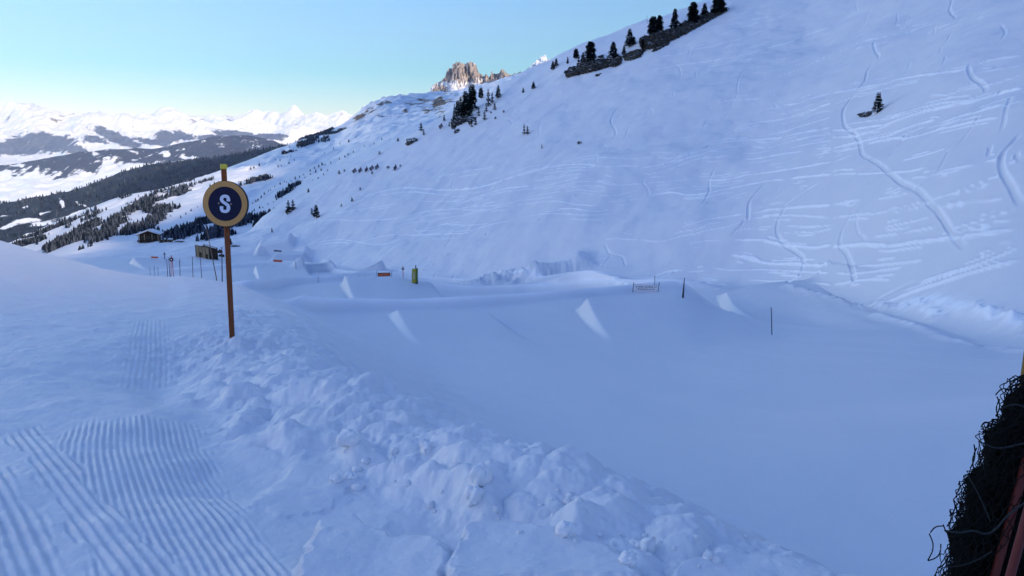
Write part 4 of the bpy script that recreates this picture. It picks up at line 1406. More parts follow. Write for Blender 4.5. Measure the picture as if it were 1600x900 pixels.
for a in [
    ('spruce', 864, 109, 96, 8, 'leftmost conifer of the band, leaning on the bare skyline'),
    ('spruce', 869, 104, 92, 7, 'second conifer from the left, touching the leftmost one on the skyline'),
    ('spruce', 887, 100, 89, 4, 'thin small conifer above the left tip of the rock band'),
    ('pine', 900, 92, 77, 9, 'rounded pine on the skyline above the left end of the rock band'),
    ('ragged', 904, 104, 87, 8, 'ragged conifer below the rounded skyline pine'),
    ('spruce', 911, 102, 83, 10, 'pointed conifer touching the left side of the broad low-band pine'),
    ('pine', 922.5, 100, 67, 18, 'broad tall pine on the left part of the rock band'),
    ('spruce', 958, 92, 67, 16, 'bushy conifer standing on the middle rock of the band'),
    ('spruce', 975, 86, 71, 7, 'small pointed conifer right of the bushy middle one'),
    ('spruce', 983.5, 73, 47, 15, 'conifer alone on the snow above the gap in the rock band'),
    ('ragged', 990, 70, 58, 12, 'low branchy conifer at the right foot of the one above the gap'),
    ('pine', 1020, 56, 28, 16, 'left pine of the joined pair on the big rock band'),
    ('pine', 1030, 52, 26, 12, 'right, taller pine of the joined pair on the big rock band'),
    ('spruce', 1054, 46, 16, 15, 'slim pointed spruce alone between the pair and the top trees'),
    ('pine', 1082.5, 37, 6, 17, 'broad conifer third from the top end of the rock band'),
    ('spruce', 1100.5, 27, 7, 13, 'short conifer between the two broad ones near the top'),
    ('pine', 1122.5, 22, -5, 21, 'topmost conifer of the band, cut by the top of the picture'),
    ('ragged', 1004, 82, 62, 12, 'dark bush at the left end of the big rock band'),
]: tree_px(*a, group=G2)
tree_px('spruce', 1371, 176, 146, 17, 'lone conifer high on the tracked slope beside a bare rock')
for a in [
    ('spruce', 494.5, 340, 320, 11, 'spruce low on the left slope, right of the small bush'),
    ('ragged', 487.5, 335, 325, 6, 'small bush left of the lowest spruce on the left slope'),
    ('ragged', 451, 331, 313, 10, 'left bush of the dark tuft on the low left skyline'),
    ('ragged', 458, 328, 312, 9, 'right bush of the dark tuft on the low left skyline'),
    ('ragged', 425, 363, 356, 4, 'tiny stem lowest on the slope near the shaped snow blocks'),
    ('shrub', 606.5, 263, 258, 6, 'dark round bush right of the snow fences'),
    ('ragged', 550, 315, 308, 5, 'tiny dark stem above the first long ski line'),
    ('ragged', 533.5, 323, 318, 4, 'tiny tuft left below the stem above the long ski line'),
    ('ragged', 563, 297, 292, 4, 'tiny tuft a little under the left snow fences'),
    ('ragged', 530, 272, 266, 6, 'dark bush on the skyline left of the snow fences'),
    ('ragged', 538, 268, 264, 4, 'small tuft on the skyline nearest the left snow fence'),
    ('spruce', 482, 301, 294, 4, 'tiny spruce on the skyline above the lowest spruce'),
    ('ragged', 593, 241, 236, 5, 'small bush on the skyline above the right snow fence'),
    ('shrub', 581.5, 272, 266, 4, 'tuft in front of the right end of the snow fences'),
    ('shrub', 625.5, 260, 256, 4, 'tiny tuft right of the single tilted fence panel'),
    ('spruce', 622, 221, 215, 4, 'tiny spruce on the skyline left of the flat dark rock'),
]: tree_px(*a, group='small trees scattered on the lower left slope')
p = hit(BVF, 358, 383)
if p is not None: tree('pine', 'pine_tree', p, 12 * p.y / F, 9 * p.y / F, 'dark pine right behind the timber enclosure, half hidden by the sign pole')

# ------------------------------------------------------------------ rocks
def rock_material():
    m, nt, p = new_mat('brown_rock')
    geo = N(nt, 'ShaderNodeNewGeometry')
    n1 = N(nt, 'ShaderNodeTexNoise', Scale=0.9, Detail=8.0, Roughness=0.7)
    mp = N(nt, 'ShaderNodeMapping'); mp.inputs['Scale'].default_value = (0.6, 0.6, 2.2)
    nt.links.new(geo.outputs['Position'], mp.inputs[0]); nt.links.new(mp.outputs[0], n1.inputs['Vector'])
    cr = N(nt, 'ShaderNodeValToRGB')
    cr.color_ramp.elements[0].position = 0.3; cr.color_ramp.elements[0].color = (0.006, 0.0055, 0.005, 1)
    cr.color_ramp.elements[1].position = 0.75; cr.color_ramp.elements[1].color = (0.048, 0.038, 0.027, 1)
    nt.links.new(n1.outputs[0], cr.inputs[0])
    sx = N(nt, 'ShaderNodeSeparateXYZ'); nt.links.new(geo.outputs['Normal'], sx.inputs[0])
    ad = N(nt, 'ShaderNodeMath', operation='MULTIPLY_ADD'); ad.inputs[1].default_value = 0.5; nt.links.new(n1.outputs[0], ad.inputs[0]); nt.links.new(sx.outputs['Z'], ad.inputs[2])
    mr = N(nt, 'ShaderNodeMapRange'); mr.inputs[1].default_value = 1.19; mr.inputs[2].default_value = 1.26
    nt.links.new(ad.outputs[0], mr.inputs[0])
    mx = N(nt, 'ShaderNodeMixRGB'); mx.inputs[2].default_value = (0.86, 0.88, 0.9, 1)
    nt.links.new(mr.outputs[0], mx.inputs[0]); nt.links.new(cr.outputs[0], mx.inputs[1]); nt.links.new(mx.outputs[0], p.inputs['Base Color'])
    p.inputs['Roughness'].default_value = 0.9
    b = N(nt, 'ShaderNodeBump', Strength=0.8, Distance=0.25); nt.links.new(n1.outputs[0], b.inputs['Height']); nt.links.new(b.outputs[0], p.inputs['Normal'])
    return m


M_ROCK = rock_material()
OUT = Vector((-0.72, -0.55, 0.42)).normalized()


def rock(poly, label, bulge, seed, cat='rock', name='rock_outcrop', step=1.1, group=None):
    """crag standing out of the slope inside a traced outline; real relief along the slope's outward side"""
    A = np.array(poly, float)
    u0, v0 = A.min(0) - 3; u1, v1 = A.max(0) + 3
    us = np.arange(u0, u1 + step, step); vs = np.arange(v0, v1 + step, step)
    UU, VV = np.meshgrid(us, vs)
    d, _ = seg_dist(UU, VV, np.concatenate([A, A[:1]]))
    d = np.where(in_poly(UU, VV, A), d, -d) + 1.1 * fbm(UU / 5, VV / 5, 3, seed)
    keep = d > -1.2
    idx = -np.ones(UU.shape, int); V = []
    for i in range(UU.shape[0]):
        for j in range(UU.shape[1]):
            if not keep[i, j]: continue
            p = hit(BVF, UU[i, j], VV[i, j])
            if p is None or p.y > 420: continue
            k = p.y / F
            dd = d[i, j]
            e = min(max((dd + 1.0) / 2.6, 0), 1) ** 0.6
            n = float(ridged(np.array(UU[i, j] / 9 + 0.35 * VV[i, j] / 9), np.array(VV[i, j] / 5), 4, seed + 3)) - 0.6
            n2 = float(noise2(np.array(UU[i, j] / 3.0), np.array(VV[i, j] / 2.0), seed + 9))
            o = (bulge * e * (0.55 + 0.55 * n + 0.25 * n2)) * k - 0.9 * k * (dd < -0.2)
            idx[i, j] = len(V); V.append(p + OUT * o)
    Fc = []
    for i in range(UU.shape[0] - 1):
        for j in range(UU.shape[1] - 1):
            q = (idx[i + 1, j], idx[i + 1, j + 1], idx[i, j + 1], idx[i, j])
            if min(q) >= 0: Fc.append(q)
    if not Fc: print('NOROCK', label); return
    c = sum(V, Vector()) / len(V)
    o = raw_mesh(name, [v - c for v in V], Fc, M_ROCK)
    o.location = c
    tag(o, label, cat, group)
    return o


Zb = lambda pts: [(860 + x / 5.517, y / 5.517) for x, y in pts]
Zc = lambda pts: [(700 + x / 9.0, 120 + y / 9.0) for x, y in pts]
rock(Zb([(130, 640), (180, 590), (300, 560), (370, 535), (440, 515), (525, 510), (527, 570), (380, 615), (240, 645), (150, 668)]), 'long brown crag at the lower left end of the rock band', 7, 601, 'crag')
rock(Zb([(526, 575), (543, 515), (622, 488), (615, 548), (560, 577)]), 'short square crag split off right of the lowest long crag', 6, 602, 'crag')
rock(Zb([(628, 495), (680, 462), (770, 432), (802, 458), (785, 490), (690, 522), (640, 517)]), 'brown crag right of the square one, below a gap of snow', 6, 603, 'crag')
rock(Zb([(785, 422), (778, 342), (850, 318), (1050, 258), (1170, 198), (1300, 150), (1390, 122), (1400, 88), (1548, 74), (1510, 102), (1330, 205), (1150, 302), (1030, 357), (900, 422)]), 'longest dark crag, rising to the top of the picture under the upper trees', 8, 604, 'crag')
rock(Zb([(366, 655), (440, 632), (424, 656)]), 'small bare rock on the snow below the lowest long crag', 3, 605)
rock(Zb([(848, 460), (895, 428), (945, 402), (1040, 360), (1030, 378), (930, 432)]), 'thin ledge of rock under the left part of the longest crag', 3, 606)
rock(Zb([(410, 490), (462, 470), (450, 500), (420, 500)]), 'small rock right of the broad pine on the low band', 3, 607)
rock(Zc([(118, 690), (130, 620), (190, 555), (270, 540), (330, 560), (300, 610), (200, 655), (125, 700)]), 'big grey boulder with a cap of snow under the ridge pines', 7, 608, 'boulder')
rock(Zc([(55, 725), (60, 610), (110, 595), (118, 700), (100, 740)]), 'upright dark rock at the left end of the snow-capped boulder', 5, 609)
rock(Zc([(100, 790), (110, 745), (150, 728), (170, 750), (140, 785)]), 'small round rock lowest below the snow-capped boulder', 4, 610)
rock(Zc([(290, 590), (330, 560), (400, 575), (380, 610), (340, 640), (300, 680), (285, 640)]), 'broken dark rock at the right end of the snow-capped boulder', 5, 611)
rock([(634, 225), (638, 218), (650, 215.5), (655, 217), (648, 222), (638, 227)], 'flat dark rock on the skyline left of the ridge boulder', 4, 612)
rock([(1340, 179), (1350, 176), (1362, 174.5), (1361, 179), (1354, 183.5), (1343, 182.5)], 'dark bare rock left of the lone conifer', 4, 613)
rock([(903, 223.5), (906, 220.8), (909, 222), (908, 224.8), (904, 225)], 'tiny round rock alone on the middle slope', 3, 614)
rock([(446, 332), (449, 326), (457, 323), (462, 325), (456, 331), (449, 336)], 'dark rock under the tuft of bushes on the low left skyline', 3, 615)

# ------------------------------------------------------------------ snow fences on the slope
def fence_panel(w, h):
    root = empty('snow_fence', (0, 0, 0))
    bm = bmesh.new()
    for k in range(6): add_box(bm, (0, -0.05, 0.25 + k * (h - 0.3) / 5), (w, 0.05, 0.16))
    link_bm('slats', bm, M_SNOWFENCE, root)
    for sx_ in (-0.38, 0.38):
        bm = bmesh.new(); add_tube(bm, [(sx_ * w, 0, -0.5), (sx_ * w, 0, h + 0.25)], 0.09, 6); link_bm('post', bm, M_SNOWFENCE, root)
    bm = bmesh.new(); add_tube(bm, [(0, 0.0, h * 0.8), (0, 1.3, -0.4)], 0.07, 6); link_bm('brace', bm, M_SNOWFENCE, root)
    return root


M_SNOWFENCE = simple('grey_fence', (0.10, 0.085, 0.11), 0.8, 0.3, 6)
fp = None
FL = ['leftmost snow fence of the short row on the left slope', 'second snow fence from the left in the short row', 'middle snow fence of the short row on the left slope', 'second snow fence from the right in the short row', 'rightmost and highest snow fence of the short row',
      'single tilted fence panel right of the row of snow fences', 'single tilted fence panel on the skyline left of the ridge boulder']
for i, (u, v) in enumerate([(555, 269.5), (564, 268.5), (573.5, 267.5), (582, 265.5), (590, 263.5), (618.5, 265), (690, 200)]):
    p = hit(BVF, u, v)
    if p is None: continue
    if fp is None: fp = fence_panel(2.0, 1.35); o = fp
    else: o = copy_tree(fp)
    o.location = p; o.rotation_euler = (0.0, -0.62, 0.9 + 0.15 * (i % 3)); tag(o, FL[i], 'fence', 'snow fences on the slope')

# ------------------------------------------------------------------ round piste sign with the letter S
M_RUST = simple('rusty_post', (0.20, 0.062, 0.022), 0.75, 0.45, 9, 0.25, stretch=(2, 2, 0.6))
M_TAN = simple('tan_rim', (0.50, 0.265, 0.085), 0.5, 0.12, 5)
M_NAVY = simple('navy_disc', (0.004, 0.007, 0.034), 0.5, 0.2, 3, 0.2)
M_LETTER = simple('white_letter', (0.62, 0.68, 0.80), 0.5, 0.05)
M_YCAP = simple('yellow_cap', (0.55, 0.50, 0.06), 0.5, 0.15)
M_STEEL = simple('steel', (0.45, 0.38, 0.36), 0.4, 0.2, metallic=0.6)


def disc(bm, r, y0, y1, n=56, rin=0.0, rz=1.0):
    ring = lambda rad, y: [bm.verts.new((rad * math.cos(2 * math.pi * k / n), y, rz * rad * math.sin(2 * math.pi * k / n))) for k in range(n)]
    a, b = ring(r, y0), ring(r, y1)
    for k in range(n): bm.faces.new((a[k], a[(k + 1) % n], b[(k + 1) % n], b[k]))
    if rin <= 0:
        bm.faces.new(a); bm.faces.new(b[::-1])
    else:
        c, d = ring(rin, y0), ring(rin, y1)
        for k in range(n):
            bm.faces.new((c[k], c[(k + 1) % n], a[(k + 1) % n], a[k]))
            bm.faces.new((b[k], b[(k + 1) % n], d[(k + 1) % n], d[k]))
            bm.faces.new((d[k], d[(k + 1) % n], c[(k + 1) % n], c[k]))


pb = hit(BVF, 363, 534)
YS = 9.1
base = pt(363, 533, YS)
pbu, pbv = pix(base)
topp = pt(349.5, 262, YS + 0.02)
root = empty('piste_sign', base)
axis = (topp - base); H = axis.length; axd = axis.normalized()
bm = bmesh.new()
rot = Vector((0, 0, 1)).rotation_difference(axd).to_matrix() @ Matrix.Rotation(0.5, 3, 'Z')
add_box(bm, (0, 0, 0), (0.058, 0.05, H + 0.35))
bmesh.ops.bevel(bm, geom=[e for e in bm.edges], offset=0.006, segments=2, affect='EDGES')
bm.transform(Matrix.Translation(axd * (H - 0.35) / 2) @ rot.to_4x4())
link_bm('pole', bm, M_RUST, root)
bm = bmesh.new(); add_box(bm, (0, 0, 0), (0.074, 0.066, 0.062)); bmesh.ops.bevel(bm, geom=[e for e in bm.edges], offset=0.008, segments=2, affect='EDGES')
bm.transform(Matrix.Translation(axd * (H + 0.012)) @ rot.to_4x4()); link_bm('cap', bm, M_YCAP, root)
cd = pt(352.5, 318.5, YS - 0.055) - base
k = YS / F
face_rot = Matrix.Rotation(math.radians(-9), 4, 'Z') @ Matrix.Rotation(math.radians(-5), 4, 'X') @ Matrix.Rotation(math.radians(2.5), 4, 'Y')
TM = Matrix.Translation(cd) @ face_rot
RO = 36.6 * k * 1.005
bm = bmesh.new(); disc(bm, 28.2 * k, -0.011, 0.012, rz=0.945); bm.transform(TM); dobj = link_bm('disc', bm, M_NAVY, root)
bm = bmesh.new(); disc(bm, RO, -0.016, 0.016, rin=28.0 * k, rz=0.945); bm.transform(TM); link_bm('rim', bm, M_TAN, dobj)
bm = bmesh.new(); disc(bm, RO + 0.005, -0.013, 0.019, rin=RO - 0.004, rz=0.945); bm.transform(TM); link_bm('edge_band', bm, M_BLACK, dobj)
# the letter S: heavy, narrow
cl = smooth_line([(0.70, 0.66), (0.70, 0.80), (0.64, 0.93), (0.50, 0.97), (0.36, 0.93), (0.295, 0.81), (0.31, 0.69), (0.42, 0.585), (0.56, 0.50), (0.685, 0.40), (0.715, 0.28), (0.70, 0.15), (0.62, 0.055), (0.50, 0.03), (0.37, 0.06), (0.305, 0.16), (0.30, 0.34)], 5)
Wl, Hl = 27.0 * k, 25.0 * k
P2 = np.stack([(cl[:, 0] - 0.505) * Wl * 1.02, (cl[:, 1] - 0.5) * Hl], 1)
T2 = np.gradient(P2, axis=0); T2 /= np.linalg.norm(T2, axis=1)[:, None]; N2 = np.stack([-T2[:, 1], T2[:, 0]], 1)
hw = np.where(np.abs(T2[:, 1]) > 0.75, 0.0215, 0.0175)[:, None] * (YS / 9.2)
hw = np.convolve(np.pad(hw[:, 0], 4, mode='edge'), np.ones(9) / 9, 'valid')[:, None]
Lf, Rt = P2 + N2 * hw, P2 - N2 * hw
bm = bmesh.new()
vs = [[bm.verts.new((q[0], y, q[1])) for q in S_] for S_ in (Lf, Rt) for y in (-0.0145, -0.011)]
for i in range(len(P2) - 1):
    bm.faces.new((vs[0][i], vs[0][i + 1], vs[2][i + 1], vs[2][i]))
    bm.faces.new((vs[1][i], vs[3][i], vs[3][i + 1], vs[1][i + 1]))
    bm.faces.new((vs[0][i], vs[1][i], vs[1][i + 1], vs[0][i + 1])); bm.faces.new((vs[2][i], vs[2][i + 1], vs[3][i + 1], vs[3][i]))
bm.transform(TM); link_bm('letter', bm, M_LETTER, dobj)
for sx_ in (-1, 1):
    bm = bmesh.new(); bmesh.ops.create_uvsphere(bm, u_segments=10, v_segments=6, radius=0.010, matrix=TM @ Matrix.Translation((sx_ * 10.3 * k, -0.014, 0.002)))
    link_bm('bolt', bm, M_STEEL, dobj, True)
for z in (0.06, -0.06):
    bm = bmesh.new(); add_box(bm, (0, 0.022, z), (0.10, 0.012, 0.03)); bm.transform(TM); link_bm('bracket', bm, M_STEEL, root)
tag(root, 'round dark blue sign with tan rim and white S on a rusty square pole', 'sign')

# ------------------------------------------------------------------ safety net and poles at the right edge
M_NET = simple('dark_netting', (0.010, 0.011, 0.010), 0.9, 0.4, 30, 0.1)
M_NETG = simple('grey_cord', (0.022, 0.027, 0.028), 0.8, 0.3, 30, 0.2)
M_RED = simple('red_pole', (0.11, 0.020, 0.016), 0.5, 0.35, 14, 0.3)
M_OCHRE = simple('ochre_post', (0.20, 0.125, 0.02), 0.6, 0.35, 10, 0.3)
EDGE = [(1606, 593), (1578, 598), (1557, 617), (1560, 640), (1549, 655), (1533, 667), (1534, 682), (1523, 695), (1516, 728), (1504, 742), (1497, 760), (1487, 785), (1481, 808), (1476, 835), (1471, 860), (1462, 892), (1452, 930), (1440, 980), (1430, 1040)]
eg = smooth_line(EDGE, 3)
YN = 2.9
root = empty('safety_net_fence', (2.15, YN, ground_z(2.15, YN)))
ro = Vector(root.location)
ev = np.linspace(0, 1, len(eg))


eg_s = np.convolve(np.pad(eg[:, 0], 6, mode='edge'), np.ones(13) / 13, 'valid')


def net_point(a, b, layer, fold, core=False):
    u = float(np.interp(b, ev, eg_s if core else eg[:, 0])); v = float(np.interp(b, ev, eg[:, 1]))
    p = pt(u, v, YN)
    return Vector((p.x + a, p.y + fold * (0.02 + 0.10 * a) * math.sin(b * 23 + a * 11 + layer * 1.7) + 0.013 * (layer - 4), p.z - 0.012))


def net_layer(bm, layer, cell, r, a0, a1, seed):
    rn = random.Random(seed)
    nb = int(1.15 / cell); na = max(int((a1 - a0) / (cell * 0.62)), 2)
    J = {}
    for i in range(na + 1):
        for j in range(nb + 1):
            a = a0 + (a1 - a0) * i / na; b = j / nb
            p = net_point(a + rn.gauss(0, 0.0035), min(max(b + rn.gauss(0, 0.002), 0), 1), layer, 1.0)
            # nets hang in folds: pull rows together
            p.z += 0.02 * math.sin(a * 31 + layer) - 0.03 * a * math.sin(b * 9 + layer)
            p.x += 0.008 + 0.009 * math.sin(b * 37 + layer * 2.3)
            J[i, j] = p
    for i in range(na + 1):
        for j in range(nb + 1):
            if (i + j) % 2: continue
            for di, dj in ((1, 1), (1, -1)):
                q = J.get((i + di, j + dj))
                if q is None: continue
                p = J[i, j]; m = (p + q) / 2 + Vector((rn.gauss(0, 0.004), rn.gauss(0, 0.006), -0.006 + rn.gauss(0, 0.003)))
                add_tube(bm, [p - ro, m - ro, q - ro], r, 4, False)


bm = bmesh.new()
for L_, cell_, a0 in ((0, 0.030, 0.0), (1, 0.027, 0.006), (2, 0.030, 0.002), (3, 0.026, 0.02), (4, 0.028, 0.03), (5, 0.024, 0.045), (6, 0.024, 0.06), (7, 0.020, 0.03), (8, 0.020, 0.05), (9, 0.018, 0.075), (10, 0.018, 0.09)):
    net_layer(bm, L_, cell_, 0.0020, a0, 0.62, 700 + L_)
link_bm('net', bm, M_NET, root)
# the rolled core of the net behind the loose folds
bm = bmesh.new()
rows_ = []
for b in np.linspace(0, 1, 60):
    rr_ = []
    for a in np.linspace(0.095, 0.66, 26):
        p = net_point(a + 0.008 * math.sin(b * 57) + 0.006 * math.sin(b * 131 + 1), b, 9.5, 0.25, True)
        p.y += 0.05 * math.sin(a * 40 + b * 30); p.z -= 0.025 * (1 - b)
        rr_.append(bm.verts.new(p - ro))
    rows_.append(rr_)
for A_, B_ in zip(rows_[:-1], rows_[1:]):
    for q in range(len(A_) - 1): bm.faces.new((A_[q], A_[q + 1], B_[q + 1], B_[q]))
bmesh.ops.solidify(bm, geom=bm.faces[:], thickness=0.03)
link_bm('net_roll', bm, M_NET, root, True)
# loops of cord sticking out of the edge
bm = bmesh.new()
rn = random.Random(5)
for (u0, v0, u1, v1, bulge) in [(1558, 620, 1556, 650, 5), (1562, 624, 1560, 652, -4), (1535, 666, 1560, 676, -8), (1522, 695, 1516, 732, 4), (1526, 700, 1522, 735, -4), (1499, 752, 1494, 772, 3), (1490, 782, 1484, 806, 5), (1484, 798, 1480, 822, 4),
                                 (1474, 820, 1504, 826, -16), (1454, 832, 1474, 822, 4), (1452, 834, 1450, 875, 7), (1450, 876, 1470, 850, -8), (1556, 617, 1580, 610, 6), (1578, 598, 1604, 594, 5), (1533, 667, 1548, 662, 5)]:
    pts_ = []
    for t in np.linspace(0, 1, 9):
        nx_, ny_ = -(v1 - v0), (u1 - u0); l_ = math.hypot(nx_, ny_)
        s_ = math.sin(math.pi * t) * bulge
        pts_.append(pt(u0 + (u1 - u0) * t + nx_ / l_ * s_ * -1, v0 + (v1 - v0) * t + ny_ / l_ * s_ * -1, YN - 0.02 + 0.02 * math.sin(t * 6)) - ro)
    add_tube(bm, pts_, 0.0026, 5)
link_bm('cord_loops', bm, M_NET, root)
for poly_, r_ in (([(1476, 829), (1500, 832), (1520, 829), (1540, 834), (1556, 826), (1576, 804), (1606, 782)], 0.004), ([(1478, 886), (1500, 884), (1524, 876), (1550, 862)], 0.0022), ([(1512, 742), (1530, 775), (1548, 815)], 0.0022), ([(1530, 690), (1560, 700), (1610, 690)], 0.003), ([(1560, 640), (1585, 632), (1612, 640)], 0.003)):
    bm = bmesh.new(); add_tube(bm, [pt(u, v, YN - 0.20) - ro for u, v in smooth_line(poly_, 5)], r_, 5); link_bm('tie_cord', bm, M_NETG, root)
for (uA, vA, uB, vB, Y_, r_) in ((1577, 905, 1622, 742, 2.52, 0.0155), (1556, 893, 1612, 690, 2.84, 0.0165)):
    bm = bmesh.new(); a_ = pt(uA, vA, Y_); b_ = pt(uB, vB, Y_); d_ = (b_ - a_)
    add_tube(bm, [a_ - d_ * 1.4 - ro, a_ - ro, b_ - ro, b_ + d_ * 0.8 - ro], r_, 12); link_bm('pole', bm, M_RED, root, True)
bm = bmesh.new(); a_ = pt(1603, 600, 3.02); b_ = pt(1609, 556, 3.02); d_ = b_ - a_
add_tube(bm, [a_ - d_ * 6 - ro, a_ - ro, b_ - ro, b_ + d_ * 1.2 - ro], 0.0225, 12); link_bm('post', bm, M_OCHRE, root, True)
tag(root, 'dark rolled safety net tied to red poles at the right edge', 'safety net')

# ------------------------------------------------------------------ poles and signs of the park
def stick(u, Y, ut, vt, r=0.022, mat=None, name='slalom_pole', label='', group=None, v=None, tip=None, cat='pole'):
    if v is not None:
        b = hit(BVF, u, v)
        if b is None: print('MISS', label); return
        Y = b.y
    else:
        tx, _ = tans(u, 430); b = Vector((float(tx) * Y, Y, 0)); b.z = ground_z(b.x, b.y)
    t = pt(ut, vt, Y)
    bm = bmesh.new(); d = t - b
    add_tube(bm, [-d * 0.2, d * 0.5 + Vector((0.004, 0, 0)), d], r, 7, True, r * 0.75 if tip is None else tip)
    o = link_bm(name, bm, mat or M_POLE); o.location = b
    tag(o, label, cat, group)
    return o


GP = 'slalom poles along the edge of the run'
for (u, ut, vt, lab) in [(234, 234, 416, 'faint short pole, leftmost of the row behind the run edge'), (241, 241, 415, 'faint short pole, second from the left behind the run edge'), (246.5, 246.5, 417, 'faint short pole, third from the left behind the run edge'),
                         (261.5, 260.5, 405, 'thin pole just left of the two-legged black disc sign'), (265.5, 263.5, 403, 'thin slanting pole right beside the two-legged disc sign'), (280.5, 280.5, 405, 'thin dark pole first right of the two-legged disc sign'),
                         (300.5, 300.5, 401, 'taller dark pole second right of the two-legged disc sign'), (314.5, 313, 402, 'slightly leaning thin pole third right of the two-legged disc sign')]:
    stick(u, 63.0 if u > 255 else 66.0, ut, vt, 0.03 if u > 255 else 0.018, label=lab, group=GP)
stick(338.3, 38, 321, 349, 0.03, simple('bamboo', (0.10, 0.085, 0.08), 0.7, 0.3), 'bamboo_pole', 'tall leaning bamboo pole left of the S sign', v=None, tip=0.012)
stick(346.5, 40, 346.5, 386, 0.028, label='upright dark pole between the bamboo pole and the S sign', group=GP)
stick(1206, 0, 1205, 480, 0.030, label='thin dark pole alone on the open floor right of the jumps', v=523)
stick(1067, 0, 1069.5, 434, 0.085, label='thick dark furled pole on the right end of the nearest crest', v=465.5, name='marker_pole', tip=0.02)
stick(1023, 0, 1023, 430, 0.025, label='thin pole rising right behind the white banner', v=452.5)
stick(462.5, 0, 462, 408, 0.05, label='short thin pole right of the far orange banner', v=420)
stick(497, 0, 497, 432, 0.035, label='short faint pole on the second jump face', v=440)
stick(1011, 0, 1011, 24, 0.06, label='thin pole standing alone on the skyline above the big crag', v=37)
stick(318.5, 0, 320, 365, 0.05, label='pale thin pole rising behind the timber enclosure', v=377, mat=M_WOODL)


def disc_sign(u, v, Y, ud, vd, rpx, label, legs=1, white=0.45, red=False):
    if v is not None:
        b = hit(BVF, u, v); Y = b.y
    else:
        tx, _ = tans(u, 428); b = Vector((float(tx) * Y, Y, 0)); b.z = ground_z(b.x, b.y)
    root = empty('marker_sign', b)
    c = pt(ud, vd, Y) - b; r = rpx * Y / F
    for s_ in ([0] if legs == 1 else [-1, 1]):
        bm = bmesh.new(); add_tube(bm, [(s_ * r * 0.9, 0, -0.3), c + Vector((s_ * r * 0.25, 0.02, 0)), c + Vector((0, 0.02, r * 2.1))], max(0.02, 0.55 * Y / F), 6); link_bm('pole', bm, M_PINK if red else M_POLE, root)
    bm = bmesh.new(); disc(bm, r, -0.02, 0.0, 24); bm.transform(Matrix.Translation(c)); d_ = link_bm('disc', bm, M_BLACK, root)
    bm = bmesh.new(); disc(bm, r * white, -0.03, -0.021, 20); bm.transform(Matrix.Translation(c)); link_bm('centre_spot', bm, M_WHITE, d_)
    tag(root, label, 'sign')


disc_sign(630, 437, None, 629.6, 420, 2.2, 'small round black and white sign on a red pole by the yellow pad', white=0.4, red=True)
disc_sign(268.5, None, 63.0, 267.8, 405.6, 3.3, 'round black sign on two thin red legs among the left poles', legs=2, white=0.3, red=True)
disc_sign(257.3, 405, None, 257, 397, 1.6, 'tiny round sign on a pole above the left row of poles')


def banner(u0, u1, v0, v1, vb, label, col, tilt=0.0, text=False, posts=True, frame=None, Yf=None):
    um = (u0 + u1) / 2
    b = hit(BVF, um, vb) if Yf is None else None
    if b is None:
        Y = Yf or 120; tx, _ = tans(um, vb); b = Vector((float(tx) * Y, Y, 0)); b.z = ground_z(b.x, b.y)
    Y = b.y; k = Y / F
    root = empty('banner', b)
    w, h = (u1 - u0) * k, (v1 - v0) * k
    c = pt(um, (v0 + v1) / 2, Y) - b
    Rm = Matrix.Translation(c) @ Matrix.Rotation(tilt, 4, 'Y')
    bm = bmesh.new(); add_box(bm, (0, 0, 0), (w, 0.03, h))

    def mark(mi, *a):
        n0 = len(bm.faces); add_box(bm, *a); bm.faces.ensure_lookup_table()
        for f in bm.faces[n0:]: f.material_index = mi
    if frame:
        f_ = 0.16 * h
        for (cx, cz, sx_, sz) in ((0, h / 2 - f_ / 2, w, f_), (0, -h / 2 + f_ / 2, w, f_), (-w / 2 + f_ / 2, 0, f_, h - 2 * f_), (w / 2 - f_ / 2, 0, f_, h - 2 * f_)): mark(1, (cx, -0.02, cz), (sx_, 0.016, sz))
    if text:
        rn = random.Random(3)
        for row, (z, x0_, x1_) in enumerate(((0.16 * h, -0.44, 0.44), (-0.18 * h, -0.40, 0.36))):
            x = x0_ * w
            while x < x1_ * w:
                cw = h * rn.uniform(0.10, 0.15)
                if rn.random() < 0.14: x += cw * 0.9; continue
                hh = h * 0.20
                mark(1, (x + cw * 0.15, -0.018, z), (cw * 0.26, 0.008, hh))
                if rn.random() < 0.8: mark(1, (x + cw * 0.66, -0.018, z + rn.choice((0, 0.02, -0.02)) * h), (cw * 0.26, 0.008, hh * rn.choice((1, 1, 0.6))))
                mark(1, (x + cw * 0.4, -0.0175, z + rn.choice((0.09, 0, -0.09)) * h), (cw * 0.5, 0.007, hh * 0.22))
                x += cw * 1.25
        for z in (0.44 * h, -0.44 * h):
            for q in range(13): mark(2, (-0.46 * w + q * 0.92 * w / 12, -0.018, z), (w * 0.034, 0.008, h * 0.055))
    bm.transform(Rm)
    pn = link_bm('panel', bm, [col, M_BLACK, M_PINK], root)
    if posts:
        for s_ in (-1, 1):
            x = s_ * (w / 2 + 2.2 * k)
            zb = ground_z(b.x + x, b.y) - b.z
            bm = bmesh.new(); add_tube(bm, [(x - s_ * 0.2 * k - 0.06, 0.04, zb - 0.25), (x + 0.05, 0.04, c.z + h / 2 + 3.5 * k)], 0.025, 6); link_bm('post', bm, M_POLE, root)
        for z in (0.46, -0.46):
            bm = bmesh.new(); add_tube(bm, [c + Vector((-w / 2 - 2.2 * k, 0.02, z * h)), c + Vector((w / 2 + 2.2 * k, 0.02, z * h))], 0.008, 4)
            link_bm('tie_cord', bm, M_POLE, root)
    tag(root, label, 'banner')


